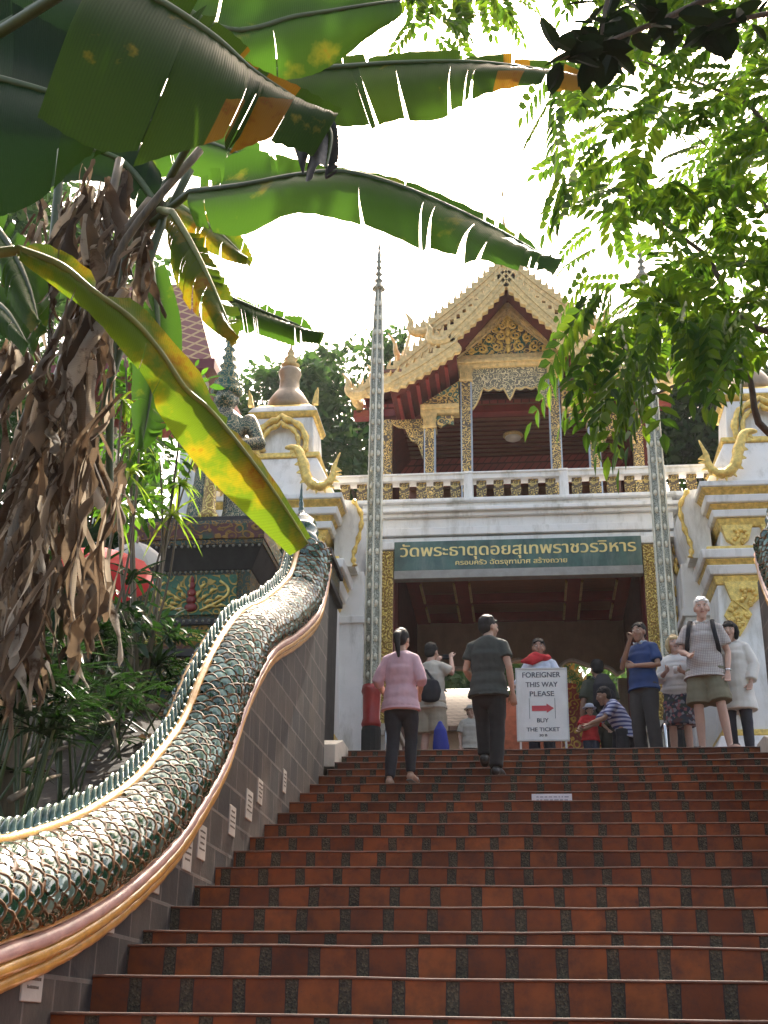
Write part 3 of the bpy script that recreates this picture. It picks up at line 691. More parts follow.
def build_pavilion():
    c = -.10
    g = thing('temple_pavilion', (c, 21, 7.2), 'ornate Thai pavilion with tiered gilded gables standing on the terrace above the gate', 'pavilion')
    Y0 = 20.0
    # columns
    for x, zt in ((-.86, 10.97), (.67, 10.97), (-1.50, 10.08), (1.32, 10.08)):
        col = MB(); col.box(x-.10, x+.10, Y0, Y0+.2, 7.2, zt); o = col.build('column', mat('column_pale_blue', (.35, .42, .52), .5, var=.1), g)
        mb = MB(); mb.box(x-.075, x+.075, Y0-.02, Y0-.003, 7.25, zt-.02); mb.build('gilded_face', GFIL_C, o)
        mb = MB()
        for z0, z1, h in ((zt-.20, zt-.02, .105), (zt-.02, zt+.04, .125), (zt-.24, zt-.20, .12)): mb.box(x-h, x+h, Y0-.04-h*.2, Y0+.24, z0, z1)
        for k in range(5): mb.box(x-.095+k*.041, x-.095+k*.041+.023, Y0-.085, Y0-.06, zt-.19, zt-.03)
        mb.build('capital', PALEGOLD, o)
    for x in (-2.3, 2.1):
        col = MB(); col.box(x-.09, x+.09, Y0+.5, Y0+.68, 7.2, 10.3); col.build('column', GFIL_C, g)
    for x in (-2.4, -.86, .67, 2.2):
        col = MB(); col.box(x-.1, x+.1, 24.2, 24.4, 7.2, 10.85); col.build('column', MAROOND, g)
    # lintels
    mb = MB(); mb.box(-1.0, .81, Y0-.05, Y0+.2, 11.0, 11.07); mb.box(-1.03, .84, Y0-.09, Y0+.22, 11.07, 11.15); mb.box(-1.0, .81, Y0-.05, Y0+.2, 11.15, 11.24); mb.build('lintel', PALEGOLD, g, bevel=.01)
    for xa, xb in ((-1.66, -.98), (.79, 1.48)):
        mb = MB(); mb.box(xa, xb, Y0-.04, Y0+.2, 10.12, 10.2); mb.box(xa, xb, Y0-.07, Y0+.2, 10.2, 10.29); mb.build('lintel', PALEGOLD, g, bevel=.01)
        mb = MB(); s = -1 if xa < 0 else 1; inn = xb if s < 0 else xa; out = xa if s < 0 else xb
        mb.prism([(out, 10.295), (inn, 10.295), (inn, 10.75)], Y0-.02, Y0+.1, 'Y'); mb.build('side_gable', GFIL_T, g)
        mb = MB(); a = min(xa, xb)+.12; w = .46; mb.prism([(a, 10.1), (a, 9.92), (a+w*.25, 9.96), (a+w*.5, 9.88), (a+w*.75, 9.96), (a+w, 9.92), (a+w, 10.1)], Y0+.04, Y0+.09, 'Y'); mb.build('valance', GFIL_T, g)
        mb = MB(); q = -1.62 if s < 0 else 1.44; mb.prism([(q, 10.06), (q+s*.62, 10.06), (q+s*.45, 9.93), (q+s*.32, 9.90), (q+s*.22, 9.66), (q+s*.10, 9.6), (q, 9.3)], Y0+.05, Y0+.11, 'Y'); mb.build('bracket', GFIL_C, g)
    # lobed valance over the middle bay
    xa, xb = -.75, .56; pts = []
    for i in range(41):
        t = i/40; x = xa+(xb-xa)*t; e = abs(2*t-1)
        z = 10.60-.42*max(0, e-.72)/.28-.06*abs(math.sin(t*math.pi*7))+.02
        if abs(t-.5) < .09: z -= (.09-abs(t-.5))*2.2
        pts.append((x, z))
    mb = MB(); mb.prism([(xa, 11.0)]+pts+[(xb, 11.0)], Y0+.03, Y0+.09, 'Y'); mb.build('valance', filigree('pale_openwork', (.70, .60, .34), (.16, .15, .10), 12, .35, metal=.2), g)
    mb = MB(); mb.smooth = True; mb.tube([(x, Y0+.025, z) for x, z in pts], .018, 5, ref=(0, 1, 0)); mb.build('valance_edge', PALEGOLD, g)
    # tympanum: teal field with raised gilt scrolls and pointed flame frame
    ap = 12.14
    mb = MB(); mb.prism([(c-.92, 11.24), (c+.92, 11.24), (c, ap)], Y0-.0, Y0+.12, 'Y'); ty = mb.build('tympanum', GFIL_T, g)
    mb = MB(); mb.smooth = True; rn = random.Random(2)
    def scroll(cx, cz, r, turns, d, a0=0):
        q = [(cx+r*(1-.85*t/20)*math.cos(a0+d*t/20*turns*6.28), Y0-.02, cz+r*(1-.85*t/20)*math.sin(a0+d*t/20*turns*6.28)) for t in range(21)]
        mb.tube(q, [.026*(1-.5*i/20) for i in range(21)], 6, ref=(0, 1, 0))
    for k, (dx, z, r) in enumerate(((.20, 11.40, .11), (.46, 11.36, .09), (.66, 11.32, .06), (.14, 11.62, .10), (.34, 11.56, .08), (.10, 11.82, .07), (.05, 11.96, .05), (.24, 11.74, .05))):
        for s in (1, -1): scroll(c+s*dx, z, r, 1.3, s, math.pi/2)
    for z in (11.36, 11.52, 11.70, 11.88, 12.02): mb.ball((c, Y0-.02, z), (.05, .03, .09), 8, 6)
    mb.build('gilt_scrolls', GOLD, ty)
    mb = MB()
    for s in (1, -1): barge(mb, (c, ap+.10), (c+s*1.0, 11.27), Y0-.10, .08, .10, .10)
    mb.build('tympanum_frame', PALEGOLD, ty)
    # front section roof: steep upper tier, flatter lower tier; rear section stands higher and wider
    def section(yf, yb, ridge, a1, b0, b1, fr):
        th = .07
        for s in (1, -1):
            for (p, q) in (((c, ridge), (c+s*a1[0], a1[1])), ((c+s*b0[0], b0[1]), (c+s*b1[0], b1[1]))):
                mb = MB(); mb.prism([p, q, (q[0], q[1]-th), (p[0], p[1]-th)], yf+.05, yb, 'Y'); r = mb.build('roof', ROOFT, g)
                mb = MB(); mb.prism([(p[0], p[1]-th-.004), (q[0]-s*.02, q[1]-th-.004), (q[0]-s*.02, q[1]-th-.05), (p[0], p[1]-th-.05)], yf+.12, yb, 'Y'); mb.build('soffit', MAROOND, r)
                mb = MB(); barge(mb, (p[0], p[1]+.05), (q[0]+s*.06, q[1]+.02), yf-.06, .10, .25, .15); hook(mb, (q[0]-s*.05, q[1]-.02), s, .95, yf-.01); mb.build('bargeboard', PALEGOLD, r)
    section(19.15, 20.6, 12.40, (1.06, 11.12), (.90, 11.04), (2.02, 10.30), 1)
    section(20.3, 24.2, 13.42, (1.50, 12.00), (1.28, 11.90), (2.62, 10.78), 2)
    # brackets of dark eave rafters
    for s in (1, -1):
        for k in range(6):
            t = (k+.5)/6; x = c+s*lerp(1.0, 1.98, t); z = lerp(10.92, 10.24, t); boxes('rafter', MAROON, g, [(x-.03, x+.03, 19.5, 20.9, z-.10, z-.02)])
    # transverse roofs with end finials
    for (xa, xb, zr, ze, yr, ye) in ((c-2.0, c+2.0, 13.15, 11.9, 22.6, 21.35), (c-2.75, c+2.75, 12.35, 10.75, 22.6, 20.75)):
        for s in (-1, 1):
            mb = MB(); ye2 = ye if s < 0 else 2*yr-ye
            P = [(yr, zr), (ye2, ze), (ye2, ze-.08), (yr, zr-.08)]; mb.prism(P, xa, xb, 'X'); r = mb.build('roof', ROOFT, g)
        for s, xe in ((-1, xa), (1, xb)):
            mb = MB()
            n = 9
            for k in range(n):
                t = k/n; y = lerp(yr, ye, t); z = lerp(zr, ze, t); y2 = lerp(yr, ye, (k+1)/n); z2 = lerp(zr, ze, (k+1)/n)
                mb.prism([(y, z+.05), (y2, z2+.05), (y2, z2-.16), (y, z-.16)], xe-.05, xe+.05, 'X')
                mb.prism([(y, z+.05), ((y+y2)/2+.02, (z+z2)/2+.05), (y, z+.19)], xe-.02, xe+.02, 'X')
            mb.smooth = False
            q = [(xe, ye+.0, ze), (xe+s*.05, ye-.18, ze-.02), (xe+s*.12, ye-.30, ze+.12), (xe+s*.14, ye-.32, ze+.28), (xe+s*.26, ye-.40, ze+.45)]
            mb.tube(sm3([Vector(v) for v in q], 14), [lerp(.09, .01, i/13) for i in range(14)], 8)
            mb.build('ridge_finial', PALEGOLD, g)
            mb = MB(); mb.prism([(yr, zr-.1), (ye, ze-.1), (2*yr-ye, ze-.1)], xe-s*.3-.02, xe-s*.3+.02, 'X'); mb.build('end_gable', MAROOND, g)
    mb = MB(); mb.box(c-2.85, c+2.85, 20.75, 20.95, 10.5, 10.64); mb.build('eave_beam', MAROON, g)
    # apex finials and the slender tiered spire
    mb = MB(); mb.smooth = True
    for y, z in ((19.14, 12.40), (20.28, 13.42)):
        q = [(c, y+.05, z), (c, y-.05, z+.18), (c, y+.0, z+.34), (c, y-.02, z+.52), (c, y-.12, z+.72)]
        mb.tube(sm3([Vector(v) for v in q], 16), [lerp(.085, .01, (i/15)**.8) for i in range(16)], 8)
    mb.build('apex_finial', PALEGOLD, g)
    mb = MB(); mb.smooth = True; prof = [(.30, 0), (.30, .12), (.22, .2), (.25, .3), (.15, .42), (.2, .5), (.11, .66)]
    z = .7
    for k in range(7): prof += [(.03, z), (.13-.014*k, z+.02), (.05, z+.12), (.03, z+.2)]; z += .28
    prof += [(.02, z), (.012, z+.6), (.03, z+.63), (.004, z+.85)]
    mb.lathe(prof, (c-.04, 22.4, 13.1), 14); mb.build('spire', PALEGOLD, g)
    # interior: boarded ceiling, back wall, door leaves
    mb = MB(); mb.box(-2.35, 2.15, Y0+.2, 25.6, 11.10, 11.16); mb.build('ceiling', WOOD, g)
    mb = MB()
    for k in range(26): y = Y0+.3+k*.2; mb.box(-2.3, 2.1, y, y+.035, 11.075, 11.098)
    mb.build('ceiling_battens', MAROOND, g)
    mb = MB(); mb.box(-2.5, 2.3, 25.6, 25.7, 7.2, 11.2); mb.build('back_wall', WOOD, g)
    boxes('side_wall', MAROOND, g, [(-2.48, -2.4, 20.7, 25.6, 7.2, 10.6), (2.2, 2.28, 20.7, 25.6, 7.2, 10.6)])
    L = thing('ceiling_lamp', (0, 23, 11.07), 'round unlit lamp on the boarded ceiling seen through the middle bay', 'lamp', 'ceiling lamps'); lamp_parts(L, -.07, 22.9, 11.07)
    L = thing('ceiling_lamp', (-1.2, 21, 11.07), 'round unlit lamp seen through the narrow left bay of the pavilion', 'lamp', 'ceiling lamps'); lamp_parts(L, -1.2, 21.6, 11.07)
build_pavilion()

# ------------------------------------------------------------------ stepped white buttresses beside the gate
def build_buttress(mir, label):
    X = -3.28*mir if mir > 0 else 3.28; m = mir; Yc = 16.35
    g = thing('gate_pylon', (X, Yc, ZT), label, 'pylon', 'stepped white pylons flanking the gate')
    def block(nm, ma, z0, z1, h0, h1, d0=None, d1=None):
        mb = MB(); mb.taper(X, Yc, z0, z1, h0, d0 or h0*.85, h1, d1 or h1*.85); return mb.build(nm, ma, g, bevel=.015)
    def rowset(nm, rows):
        for i, (z0, z1, h0, h1, k) in enumerate(rows): block(nm, GOLD if k else WHITE, z0, z1, h0, h1)
    rowset('base', [(ZT-.2, 3.18, 1.06, 1.06, 0), (3.18, 3.26, 1.0, .98, 1), (3.26, 3.42, 1.02, .95, 0), (3.42, 3.50, .93, .93, 1)])
    block('shaft', WHITE, 3.5, 5.36, .86, .82)
    rowset('capital', [(5.36, 5.48, .83, .86, 1), (5.48, 5.60, .90, .94, 0), (5.60, 5.68, .90, .95, 1), (5.68, 5.80, .98, 1.0, 0), (5.80, 5.86, .92, .92, 1)])
    block('shaft', WHITE, 5.86, 6.18, .72, .68)
    rowset('capital', [(6.18, 6.30, .70, .74, 1), (6.30, 6.40, .78, .80, 0), (6.40, 6.48, .76, .82, 1), (6.48, 6.58, .86, .88, 0), (6.58, 6.68, .84, .92, 1), (6.68, 6.76, .94, .94, 0)])
    block('upper_block', WHITE, 6.76, 7.45, .84, .52)
    rowset('upper_tier', [(7.45, 7.53, .56, .56, 1), (7.53, 8.12, .47, .43, 0), (8.12, 8.2, .46, .5, 1), (8.2, 8.3, .50, .44, 0), (8.3, 8.36, .42, .36, 1)])
    # nested horseshoe niche frames on the front of the upper tier
    for sc_, dy in ((1.0, .0), (.72, -.02)):
        for zc in (7.62,):
            mb = MB(); mb.smooth = True; q = []
            for i in range(25):
                a = R(-25+230*i/24); q.append((X+.36*sc_*math.cos(a)*1.0, Yc-.45+dy, zc+.05+.38*sc_*math.sin(a)+(.06 if abs(i-12) < 1 else 0)))
            mb.tube(q, [.05*sc_*(1+.25*math.sin(i*1.9)) for i in range(25)], 7, ref=(0, 1, 0)); mb.build('niche_frame', GOLD, g)
    for sx in (-1, 1):
        mb = MB(); mb.prism([(X+sx*.42, 8.3), (X+sx*.5, 8.3), (X+sx*.5, 8.55), (X+sx*.46, 8.48)], Yc-.44, Yc-.36, 'Y'); mb.build('corner_leaf', GOLD, g)
    # bell, neck and finial
    mb = MB(); mb.smooth = True
    mb.lathe([(.30, 8.36), (.32, 8.43), (.29, 8.55), (.22, 8.66), (.15, 8.76), (.14, 8.92), (.17, 9.02), (.15, 9.08), (.09, 9.12)], (X, Yc, 0), 20); mb.build('bell', mat('brown_glazed_bell', (.30, .22, .13), .4, .1, var=.3), g)
    mb = MB(); mb.smooth = True; mb.lathe([(.09, 9.12), (.14, 9.16), (.06, 9.22), (.10, 9.26), (.04, 9.33), (.06, 9.36), (.02, 9.45), (.005, 9.7)], (X, Yc, 0), 14); mb.build('finial', PALEGOLD, g)
    # curling naga heads on the shoulders, white scroll buttress with gilt edge on the gate side
    for s, nm in ((m, 'shoulder_naga'), (-m, 'shoulder_naga')):
        mb = MB(); mb.smooth = True
        q = [(.14, 7.44), (.30, 7.42), (.40, 7.20), (.46, 6.98), (.58, 6.86), (.72, 6.87), (.80, 6.98), (.82, 7.12), (.90, 7.34)]
        rad = [.02, .06, .075, .072, .07, .06, .05, .035, .008]
        P = sm3([Vector((X+s*a, Yc-.80, z)) for a, z in q], 30)
        mb.tube(P, [interp([(i/8, r) for i, r in enumerate(rad)], j/29)*(1.05 if j % 3 else .9) for j in range(30)], 9, ref=(0, 1, 0))
        mb.smooth = False
        for i in range(3, 27, 2): p = P[i]; q2 = P[i+1]-P[i]; n2 = Vector((q2.z, 0, -q2.x)).normalized()*(-s)*(-1); mb.prism([(p.x-q2.x, p.z-q2.z), (p.x+n2.x*.12, p.z+n2.z*.12), (p.x+q2.x, p.z+q2.z)], p.y-.015, p.y+.015, 'Y')
        mb.build(nm, GOLD, g)
    s = m; mb = MB(); xo = X+s*.92
    outer = [(xo-s*.15, 6.9), (xo+s*.10, 6.86), (xo+s*.22, 6.62), (xo+s*.19, 6.32), (xo+s*.12, 6.05), (xo+s*.14, 5.9), (xo-s*.15, 5.9)]
    mb.prism(outer, Yc-.25, Yc+.8, 'Y'); mb.build('scroll_wing', WHITE, g)
    mb = MB(); mb.smooth = True; mb.tube(sm3([Vector((a, Yc-.27, z)) for a, z in outer[1:6]], 24), [.03+.012*math.sin(i*1.7) for i in range(24)], 7, ref=(0, 1, 0)); mb.build('scroll_edge', GOLD, g)
    # recessed inner pilaster
    mb = MB(); xa, xb = sorted((X+s*.8, X+s*1.14)); mb.box(xa, xb, Yc+.1, Yc+.85, ZT, 5.95); mb.build('pilaster', WHITE, g, bevel=.01)
    mb = MB(); mb.box(xa-.04, xb+.04, Yc+.05, Yc+.87, 5.2, 5.3); mb.build('pilaster_band', WHITE, g, bevel=.01)
    # gilt diamonds and leaf brackets on the shaft front
    y = Yc-.74
    for (dx, z, w, h) in ((0, 4.9, .20, .26), (0, 4.35, .2, .26), (0, 3.85, .2, .26), (s*.6, 4.95, .17, .28), (s*.62, 4.35, .15, .24), (s*.64, 3.85, .15, .24), (-s*.6, 4.95, .17, .28), (-s*.62, 4.35, .15, .24)):
        mb = MB(); mb.prism([(X+dx-w, z), (X+dx-w*.5, z-h*.55), (X+dx, z-h), (X+dx+w*.5, z-h*.55), (X+dx+w, z), (X+dx+w*.45, z+h*.6), (X+dx, z+h*.85), (X+dx-w*.45, z+h*.6)], y-.01, y+.2, 'Y')
        rn = random.Random(int(z*100))
        for _ in range(22): a, b = rn.uniform(-.8, .8), rn.uniform(-.8, .8); mb.ball((X+dx+a*w*(1-abs(b)*.8), y-.01, z+b*h*.85), (.035, .03, .035), 6, 4)
        mb.build('gilt_diamond', GOLD, g)
    for dx in (-.5, 0, .5):
        mb = MB(); xx = X+dx; mb.prism([(xx-.2, 6.18), (xx+.2, 6.18), (xx+.14, 5.98), (xx, 5.87), (xx-.14, 5.98)], Yc-.68, Yc-.55, 'Y'); mb.prism([(xx-.24, 5.38), (xx+.24, 5.38), (xx+.17, 5.15), (xx, 5.0), (xx-.17, 5.15)], Yc-.77, Yc-.6, 'Y')
        mb.box(xx-.03, xx+.03, Yc-.60, Yc-.585, 5.36, 6.2)
        rn = random.Random(int(dx*10)+5)
        for _ in range(12): a, b = rn.uniform(-1, 1), rn.random(); mb.ball((xx+a*.2*(1-b*.7), Yc-.69, 6.16-b*.24), .03, 6, 4); mb.ball((xx+a*.22*(1-b*.7), Yc-.78, 5.34-b*.28), .034, 6, 4)
        mb.build('leaf_bracket', GOLD, g)
build_buttress(1, 'white and gilt stepped pylon left of the gate with bell top and curling naga')
build_buttress(-1, 'white and gilt stepped pylon behind the woman in the white tunic')

# ------------------------------------------------------------------ tall mosaic poles
def build_pole(x, label):
    Y = 15.85; g = thing('ceremonial_pole', (x, Y, ZT), label, 'pole', 'tall mosaic poles before the gate')
    mb = MB(); mb.lathe([(.125, ZT), (.125, 3.60), (.115, 3.64)], (x, Y, 0), 12); mb.build('base', BLACK, g)
    mb = MB(); mb.smooth = True; mb.lathe([(.115, 3.64), (.13, 3.68), (.11, 3.75), (.115, 4.05), (.135, 4.10), (.12, 4.18)], (x, Y, 0), 14); mb.build('collar', mat('red_lacquer', (.35, .03, .025), .35, var=.2), g)
    mb = MB(); mb.lathe([(.102, 4.15), (.104, 4.5), (.098, 6.5), (.084, 8.6), (.06, 9.5), (.035, 10.1)], (x, Y, 0), 6, rot=R(30)); mb.build('shaft', SILVER, g)
    mb = MB()
    for k in range(6):
        a = R(60*k+30); q = [(x+r*math.cos(a), Y+r*math.sin(a), z) for r, z in ((.107, 4.15), (.109, 4.5), (.103, 6.5), (.089, 8.6), (.065, 9.5), (.038, 10.1))]
        mb.tube(q, .014, 5)
    for z in [4.3+.24*i for i in range(24)]:
        rr = interp([(4.15, .102), (6.5, .098), (8.6, .084), (9.5, .06), (10.1, .035)], z)
        for k in range(6): a = R(60*k+60); mb.ball((x+rr*.86*math.cos(a), Y+rr*.86*math.sin(a), z), (.03, .03, .05), 6, 4)
    mb.build('gilt_edges', mat('pale_silver_gilt', (.62, .58, .44), .45, .2, var=.25), g)
    mb = MB(); mb.smooth = True; prof = [(.06, 10.05), (.10, 10.08), (.05, 10.16)]; z = 10.2
    for k in range(5): prof += [(.03, z), (.065-.008*k, z+.02), (.025, z+.07)]; z += .11
    prof += [(.012, z), (.025, z+.03), (.004, z+.14)]
    mb.lathe(prof, (x, Y, 0), 10); mb.build('finial', SILVER, g)
build_pole(-1.93, 'tall silver mosaic pole left of the gate opening, rising against the sky')
build_pole(1.84, 'tall silver mosaic pole right of the gate, half hidden by leaves and visitors')

# ------------------------------------------------------------------ beyond the gate
def build_beyond():
    mb = MB()
    for k in range(26): mb.box(-1.2, 1.0, 21.5+k*.3, 21.5+k*.3+.31, ZT-.2, ZT+.17*(k+1))
    o = mb.build('upper_stairs', mat('red_brick_steps', (.22, .085, .05), .7, var=.3)); tag(o, kind='structure')
    g = thing('stair_naga', (1.0, 22, ZT), 'green and gold naga handrail slanting beside the steps seen through the gate', 'handrail'); mb = MB(); mb.smooth = True
    P = sm3([Vector((1.62, 21.5, 4.3)), Vector((1.38, 21.7, 5.0)), Vector((1.15, 21.9, 5.45)), Vector((.85, 22.1, 5.9)), Vector((.6, 22.6, 6.4))], 40)
    mb.tube(P, [.13*(1+.18*math.sin(i*2.4)) for i in range(40)], 10); mb.build('body', filigree('green_gilt_scales', (.62, .5, .12), (.05, .2, .05), 14, .4), g)
    mb = MB()
    for i in range(0, 40, 2): p = P[i]; mb.prism([(p.x-.06, p.z+.1), (p.x+.06, p.z+.1), (p.x+.08, p.z+.28)], p.y-.02, p.y+.02, 'Y')
    mb.build('crest', GOLD, g)
    mb = MB(); mb.prism([(.62, 3.0), (1.75, 3.0), (1.62, 4.9), (1.2, 5.3), (.9, 5.75), (.62, 5.8)], 21.9, 22.4, 'Y'); mb.build('side_panel', filigree('red_gilt', (.62, .36, .08), (.30, .05, .03), 7, .45), g)
    h = thing('tiled_shelter', (-1.9, 24, ZT), 'low grey tiled roof shelter seen through the gate behind the pink shirt woman', 'shelter')
    mb = MB()
    mb.prism([(22.6, 5.2), (25.2, 6.55), (25.2, 6.45), (22.6, 5.1)], -3.4, -.62, 'X'); mb.build('roof', tilemat('grey_clay_tile', (.22, .16, .15), (.34, .26, .24), 9, 6), h)
    mb = MB(); mb.prism([(-.75, 5.05), (-.55, 5.05), (-.35, 6.5), (-.5, 6.5)], 23.2, 23.3, 'Y'); mb.build('roof_edge', CREAM, h)
    boxes('back_wall', CREAM_D, h, [(-3.3, -.75, 23.1, 23.2, ZT, 5.35)])
    boxes('post', CREAM, h, [(x-.08, x+.08, y-.08, y+.08, ZT, z) for x in (-3.1, -.9) for y, z in ((22.9, 5.2), (25.0, 6.3))])
build_beyond()
# ------------------------------------------------------------------ left garden: pedestal, guardian, small shrine, parasols
def build_pedestal():
    g = thing('statue_pedestal', (-3.48, 13.2, 2.9), 'dark mosaic pedestal with green and gold flower panel beside the naga tail', 'pedestal')
    dk = filigree('dark_gilt_mosaic', (.24, .14, .04), (.02, .02, .016), 16, .5, rough=.6, accent=(.015, .045, .03))
    rw = filigree('diamond_band', (.26, .14, .03), (.015, .05, .02), 9, .5, rough=.6, accent=(.09, .02, .015))
    gr = mat('dark_grey_moulding', (.04, .038, .036), .75, var=.3, spec=.2)
    X, Y = -3.48, 13.25
    def blk(nm, m, z0, z1, h0, h1): mb = MB(); mb.taper(X, Y, z0, z1, h0, h0, h1, h1); return mb.build(nm, m, g, bevel=.008)
    blk('base', dk, 2.5, 3.25, .86, .86); blk('base', gr, 3.25, 3.33, .90, .86); blk('base', dk, 3.33, 3.62, .80, .78); blk('base', gr, 3.62, 3.72, .82, .76)
    blk('band', rw, 3.72, 3.98, .72, .72); blk('moulding', gr, 3.98, 4.06, .74, .70)
    blk('die', dk, 4.06, 4.62, .62, .62)
    blk('cornice', gr, 4.62, 4.86, .63, .76); blk('cornice', dk, 4.86, 4.92, .77, .77); blk('cornice', rw, 4.92, 5.10, .78, .78); blk('cornice', dk, 5.10, 5.16, .74, .72); blk('cornice', gr, 5.16, 5.24, .66, .64)
    mb = MB()
    for k in range(22): mb.ball((X-.6+k*.057, Y-.64, 4.60), .014, 6, 4); mb.ball((X-.72+k*.068, Y-.735, 4.02), .016, 6, 4); mb.ball((X-.74+k*.07, Y-.775, 4.84), .016, 6, 4)
    tag(mb.build('bead_row', mat('mirror_beads', (.26, .25, .20), .35, .2, var=.3), g), kind='stuff')
    mb = MB(); mb.box(X-.48, X+.48, Y-.645, Y-.615, 4.12, 4.56); p = mb.build('flower_panel', filigree('green_flower_mosaic', (.42, .27, .05), (.012, .085, .03), 8, .62, rough=.45, metal=.2, accent=(.02, .12, .05)), g)
    mb = MB(); mb.smooth = True
    for a in range(9):
        t = R(a*22.5); 
        for rr in (.14, .22): mb.tube([(X+(rr-.04)*1.5*math.cos(t), Y-.648, 4.2+(rr-.04)*1.1*math.sin(t)), (X+rr*1.5*math.cos(t+.08), Y-.652, 4.2+rr*1.1*math.sin(t+.08)), (X+(rr+.045)*1.5*math.cos(t), Y-.648, 4.2+(rr+.045)*1.1*math.sin(t))], [.008, .022, .004], 6, ref=(0, 1, 0))
    for s in (-1, 1):
        mb.tube([(X+s*(.1+.3*math.sin(i*.22)), Y-.65, 4.16+.03*i) for i in range(12)], .016, 5, ref=(0, 1, 0))
    mb.build('gilt_sprays', GOLD, p)
    mb = MB(); mb.smooth = True
    for z, r in ((4.2, .07), (4.28, .055), (4.36, .05), (4.44, .035), (4.5, .02)): mb.ball((X, Y-.65, z), (r, .025, .05), 8, 6)
    mb.build('red_flower', mat('red_glass', (.22, .02, .015), .5, 0, var=.3), p)
    mb = MB(); rn = random.Random(6)
    for k in range(46):
        x = X-.70+k*.031; mb.ball((x, Y-.725, 3.85+.05*math.sin(k*1.3)), (.018, .018, rn.uniform(.02, .05)), 5, 4)
    mb.build('gilt_frieze', GOLD, g)
    # lower striped plinth behind the naga tail
    g2 = thing('striped_plinth', (-2.75, 14.8, 2.9), 'low plinth with blue and gold upright stripes behind the naga tail', 'plinth')
    boxes('block', gr, g2, [(-3.25, -2.32, 14.4, 15.3, 2.5, 5.05)]); boxes('ledge', gr, g2, [(-3.32, -2.26, 14.33, 15.35, 5.05, 5.14), (-3.32, -2.26, 14.33, 15.35, 5.42, 5.5)], .01)
    mb = MB(); mb.box(-3.28, -2.3, 14.37, 15.3, 5.14, 5.42); mb.build('stripe_band', dk, g2)
    for k in range(12): boxes('stripe', (GOLD if k % 2 else mat('blue_mosaic', (.05, .07, .16), .25, .2, var=.4)), g2, [(-3.26+k*.08, -3.21+k*.08, 14.345, 14.37, 5.16, 5.40)])
build_pedestal()

def rem(o, vox, it=4):
    m = o.modifiers.new('remesh', 'REMESH'); m.mode = 'VOXEL'; m.voxel_size = vox; m.use_smooth_shade = True
    s = o.modifiers.new('smooth', 'SMOOTH'); s.iterations = it; s.factor = .5
    return o
def build_guardian():
    X, Y, Z = -3.40, 13.2, 5.24
    g = thing('guardian_statue', (X, Y, Z), 'mosaic clad temple guardian statue leaning on a club on the dark pedestal', 'statue')
    body = filigree('guardian_mosaic', (.45, .38, .22), (.05, .06, .05), 20, .45, accent=(.03, .08, .05))
    mb = MB()
    for s in (-1, 1):
        mb.tube([(X+s*.20, Y, Z+.02), (X+s*.21, Y, Z+.3), (X+s*.18, Y, Z+.62), (X+s*.13, Y, Z+.92)], [.20, .165, .14, .17], 12, rnd=True)
        mb.tube([(X+s*.21, Y-.1, Z+.06), (X+s*.23, Y-.36, Z+.05)], [.09, .06], 8, rnd=True)
        mb.tube([(X+s*.30, Y, Z+1.42), (X+s*.44, Y-.05, Z+1.12), (X+s*.12, Y-.36, Z+.95)], [.10, .09, .065], 10, rnd=True)
        mb.ball((X+s*.07, Y-.40, Z+.95), (.07, .06, .06))
        for k in range(4): mb.tube([(X+s*.06, Y-.40, Z+.98-.03*k), (X+s*.015, Y-.46, Z+.98-.03*k), (X-s*.03, Y-.42, Z+.98-.03*k)], [.018, .016, .012], 6, rnd=True)
    mb.tube([(X, Y, Z+.85), (X, Y, Z+1.05), (X, Y, Z+1.3), (X, Y, Z+1.48), (X, Y, Z+1.60)], [(.25, .2), (.2, .17), (.27, .19), (.22, .14), (.09, .09)], 14, rnd=True)
    mb.ball((X, Y-.02, Z+1.72), (.135, .15, .16)); mb.tube([(X, Y-.15, Z+1.74), (X, Y-.19, Z+1.69)], [.02, .03], 6, rnd=True)
    for s in (-1, 1): mb.ball((X+s*.14, Y+.01, Z+1.72), (.02, .03, .06)); mb.ball((X+s*.05, Y-.15, Z+1.77), (.03, .02, .02))
    rem(mb.build('body', body, g), .018, 3)
    mb = MB(); mb.smooth = True; mb.lathe([(.24, 1.02), (.34, .95), (.30, .9), (.36, .84), (.25, .80)], (X, Y, Z), 20, sy=.85); mb.build('sash', GOLD, g)
    mb = MB(); mb.smooth = True; prof = [(.165, 1.78)]; z = 1.80; r = .17
    for k in range(7): prof += [(r, z), (r+.025, z+.03), (r*.85, z+.07), (r*.82, z+.11)]; z += .115; r *= .78
    prof += [(.02, z), (.005, z+.25)]
    mb.lathe(prof, (X, Y, Z), 16); mb.build('crown', filigree('crown_mosaic', (.5, .42, .2), (.03, .12, .09), 16, .45), g)
    mb = MB(); mb.smooth = True; mb.lathe([(.10, 0), (.12, .06), (.08, .12), (.065, .5), (.055, .92), (.075, .96), (.05, 1.02), (.02, 1.08)], (X, Y-.44, Z), 14); mb.build('club', GFIL, g)
build_guardian()

